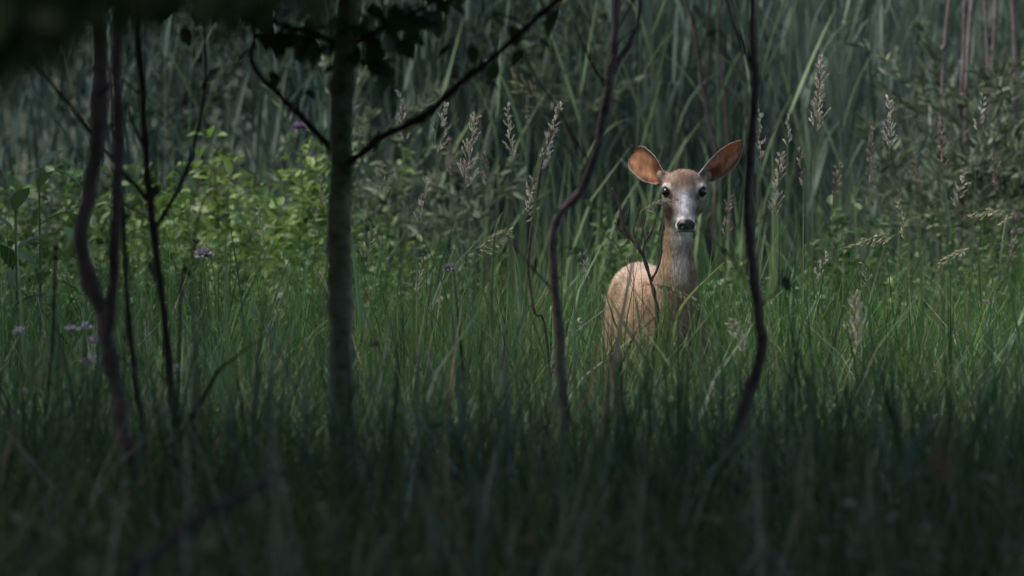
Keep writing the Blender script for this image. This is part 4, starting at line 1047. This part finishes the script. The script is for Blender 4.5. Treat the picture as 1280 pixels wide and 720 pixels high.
# broad leaved plants at the left edge: each leaf a part
def broad_plant(px, ytop, Y, label, n, L, seed, ca, cb, group):
    g = np.random.default_rng(seed); b = at(px, 400, Y); base = Vector((b.x, Y, gz(b.x, Y) - .02)); H = at(px, ytop, Y).z - base.z
    t = thing('broad_leaved_plant', base, label, 'plant', group)
    tip = base + Vector((.03, 0, H * .92)); rodmesh('stem', [base, base.lerp(tip, .5) + Vector((.02, 0, 0)), tip], .007, .003, M['leaf'], t, (.08, .12, .05), 6, seed)
    for k in range(n):
        u = .35 + .65 * k / n; p = base.lerp(tip, u); a = k * 2.4 + g.normal(0, .3); l = L * (.7 + .5 * g.random())
        d = np.array([[math.cos(a), math.sin(a), .9 + .3 * g.normal()]])
        V, F, C = leaves(np.array([tuple(p)]), d, np.array([[0, 0, 1.]]), np.array([l]), np.array([l * .36]), colmix(1, ca, cb, g), .12, .35)
        mesh_np('leaf', V, F, M['leaf'], C, t, tuple(p))
    return t
GB = 'broad leaved plants at the left edge'
broad_plant(38, 150, 30.5, 'plant with large upright leaves at the left edge', 12, .17, 1, DG, MG, GB)
broad_plant(95, 175, 31.5, 'plant with large leaves left of the crooked sapling', 10, .16, 2, DG, MG, GB)
broad_plant(8, 205, 29.8, 'lower broad leaved plant cut by the left edge', 11, .17, 3, DG, MG, GB)

# ------------------------------------------------------------------ flowers
def flower(px, py, Y, size, label, ca, cb, seed, grp, foot=None, n=60):
    g = np.random.default_rng(seed); c = at(px, py, Y); fx = at(foot if foot else px, 500, Y).x
    base = Vector((fx, Y, gz(fx, Y) - .02)); t = thing('meadow_flower', base, label, 'flower', grp)
    rodmesh('stem', [base, base.lerp(c, .5) + Vector((.015, 0, 0)), c], .0026, .0016, M['leaf'], t, (.08, .11, .05), 5, seed, .02)
    d = unit(n, g); d[:, 2] = np.abs(d[:, 2]) * .9 - .25
    s = size * (.8 + .4 * g.random(n))
    V, F, C = leaves(np.tile(np.array(tuple(c)), (n, 1)) + d * size * .15, d, unit(n, g), s * .95, s * .35, colmix(n, ca, cb, g), .2, .15)
    mesh_np('flower_head', V, F, M['petal'], C, t, tuple(c))
    return t
MV, MV2 = (.25, .20, .25), (.38, .33, .38); VI, VI2 = (.25, .23, .30), (.38, .36, .43)
flower(254, 319, 27.0, .030, 'round mauve flower head beside the hooked thin stem', MV, MV2, 1, 'mauve flowers', 250)
flower(375, 160, 32.5, .030, 'mauve flower under the left branch of the young tree', (.22, .15, .23), (.34, .26, .34), 2, 'mauve flowers', 380)
flower(562, 336, 28.8, .024, 'small faded mauve flower left of the forking sapling', (.26, .22, .26), (.36, .32, .36), 3, 'mauve flowers', 566)
for k, (px, py, s, lab) in enumerate([(120, 428, .026, 'violet flower just left of the crooked sapling, upper of a close pair'), (113, 452, .030, 'violet flower lower of the close pair left of the crooked sapling'), (106, 410, .022, 'small violet flower above the close pair'),
        (88, 411, .018, 'faint violet flower left of the small one above the pair'), (24, 416, .022, 'pale violet flower near the left edge'), (6, 521, .024, 'low violet flower cut by the left edge'), (29, 490, .016, 'tiny pale flower low near the left edge'),
        (219, 463, .020, 'small violet flower right of the slender sapling'), (82, 487, .018, 'tiny violet flower below the close pair')]):
    flower(px, py, 24.5 + .2 * (k % 3), s, lab, VI, VI2, 10 + k, 'violet flowers in the shade', px + 6, 40)
flower(468, 432, 24.5, .018, 'small dark dry seed head right of the young tree', (.06, .045, .03), (.12, .09, .06), 31, None, 476, 50)
flower(1231, 379, 29.5, .018, 'tiny pink flower in the grass at far right', (.45, .25, .32), (.55, .36, .42), 32, None, 1236, 30)

# individual reeds that stand out before the bed
def reed(px, ytop, Y, label, seed, n=8, lw=.017, ca=(.085, .14, .060), cb=(.135, .19, .090), lean=0.):
    g = np.random.default_rng(seed); b = at(px, 400, Y); base = Vector((b.x, Y, gz(b.x, Y) - .02)); H = at(px, ytop, Y).z - base.z
    t = thing('reed', base, label, 'reed', 'tall reeds standing out before the reed bed')
    tip = base + Vector((lean * H, g.normal(0, .05), H))
    _, P = rodmesh('stem', [base, base.lerp(tip, .5) + Vector((-.1 * lean * H, 0, 0)), tip], .006, .002, M['reed'], t, (.09, .14, .08), 6, seed, .02, 8)
    for k in range(n):
        u = .25 + .75 * k / n; p = P[int(u * (len(P) - 1))]; a = (0 if k % 2 else math.pi) + g.normal(0, .6)
        V, F, C = blades(p[None], np.array([a]), np.array([(.40 + .25 * g.random())]), np.array([lw * (.7 + .5 * g.random())]), np.array([.22 + .3 * g.random()]), np.array([g.random() ** 2 * 1.8]), 7, colmix(1, ca, cb, g), 1.5, .25)
        mesh_np('leaf', V, F, M['reed'], C, t, tuple(p))
RD = [(948, -90, 37.4, 'tall reed behind the wavy sapling', 0), (978, -40, 37.0, 'tall reed right of the wavy sapling', .02), (1004, 20, 37.6, 'reed behind the tallest feathery seed head', .03), (905, -60, 38.0, 'tall reed above the right ear of the doe', -.02),
      (790, 40, 37.6, 'reed above the left ear of the doe', .02), (815, -30, 38.2, 'reed rising above the crown of the doe', .0), (655, 120, 37.0, 'green reed behind the leaning pale seed head', .01), (625, 90, 37.4, 'reed behind the narrow upright seed head', -.01),
      (540, -40, 38.3, 'tall reed crossing the rising branch', .02), (395, -20, 37.8, 'tall reed just left of the young tree', .05), (360, 30, 38.4, 'reed under the left branch of the young tree', -.03), (1150, 40, 38.0, 'bent reed left of the dark gap on the right', .06),
      (1060, 0, 38.2, 'tall reed in the upper right reeds', -.03), (230, 20, 38.4, 'dim reed behind the curved side branch', .02), (725, 60, 37.8, 'reed showing left of the forking sapling', .0)]
for k, (px, yt, Y, lab, le) in enumerate(RD): reed(px, yt, Y, lab, 500 + k, lean=le)
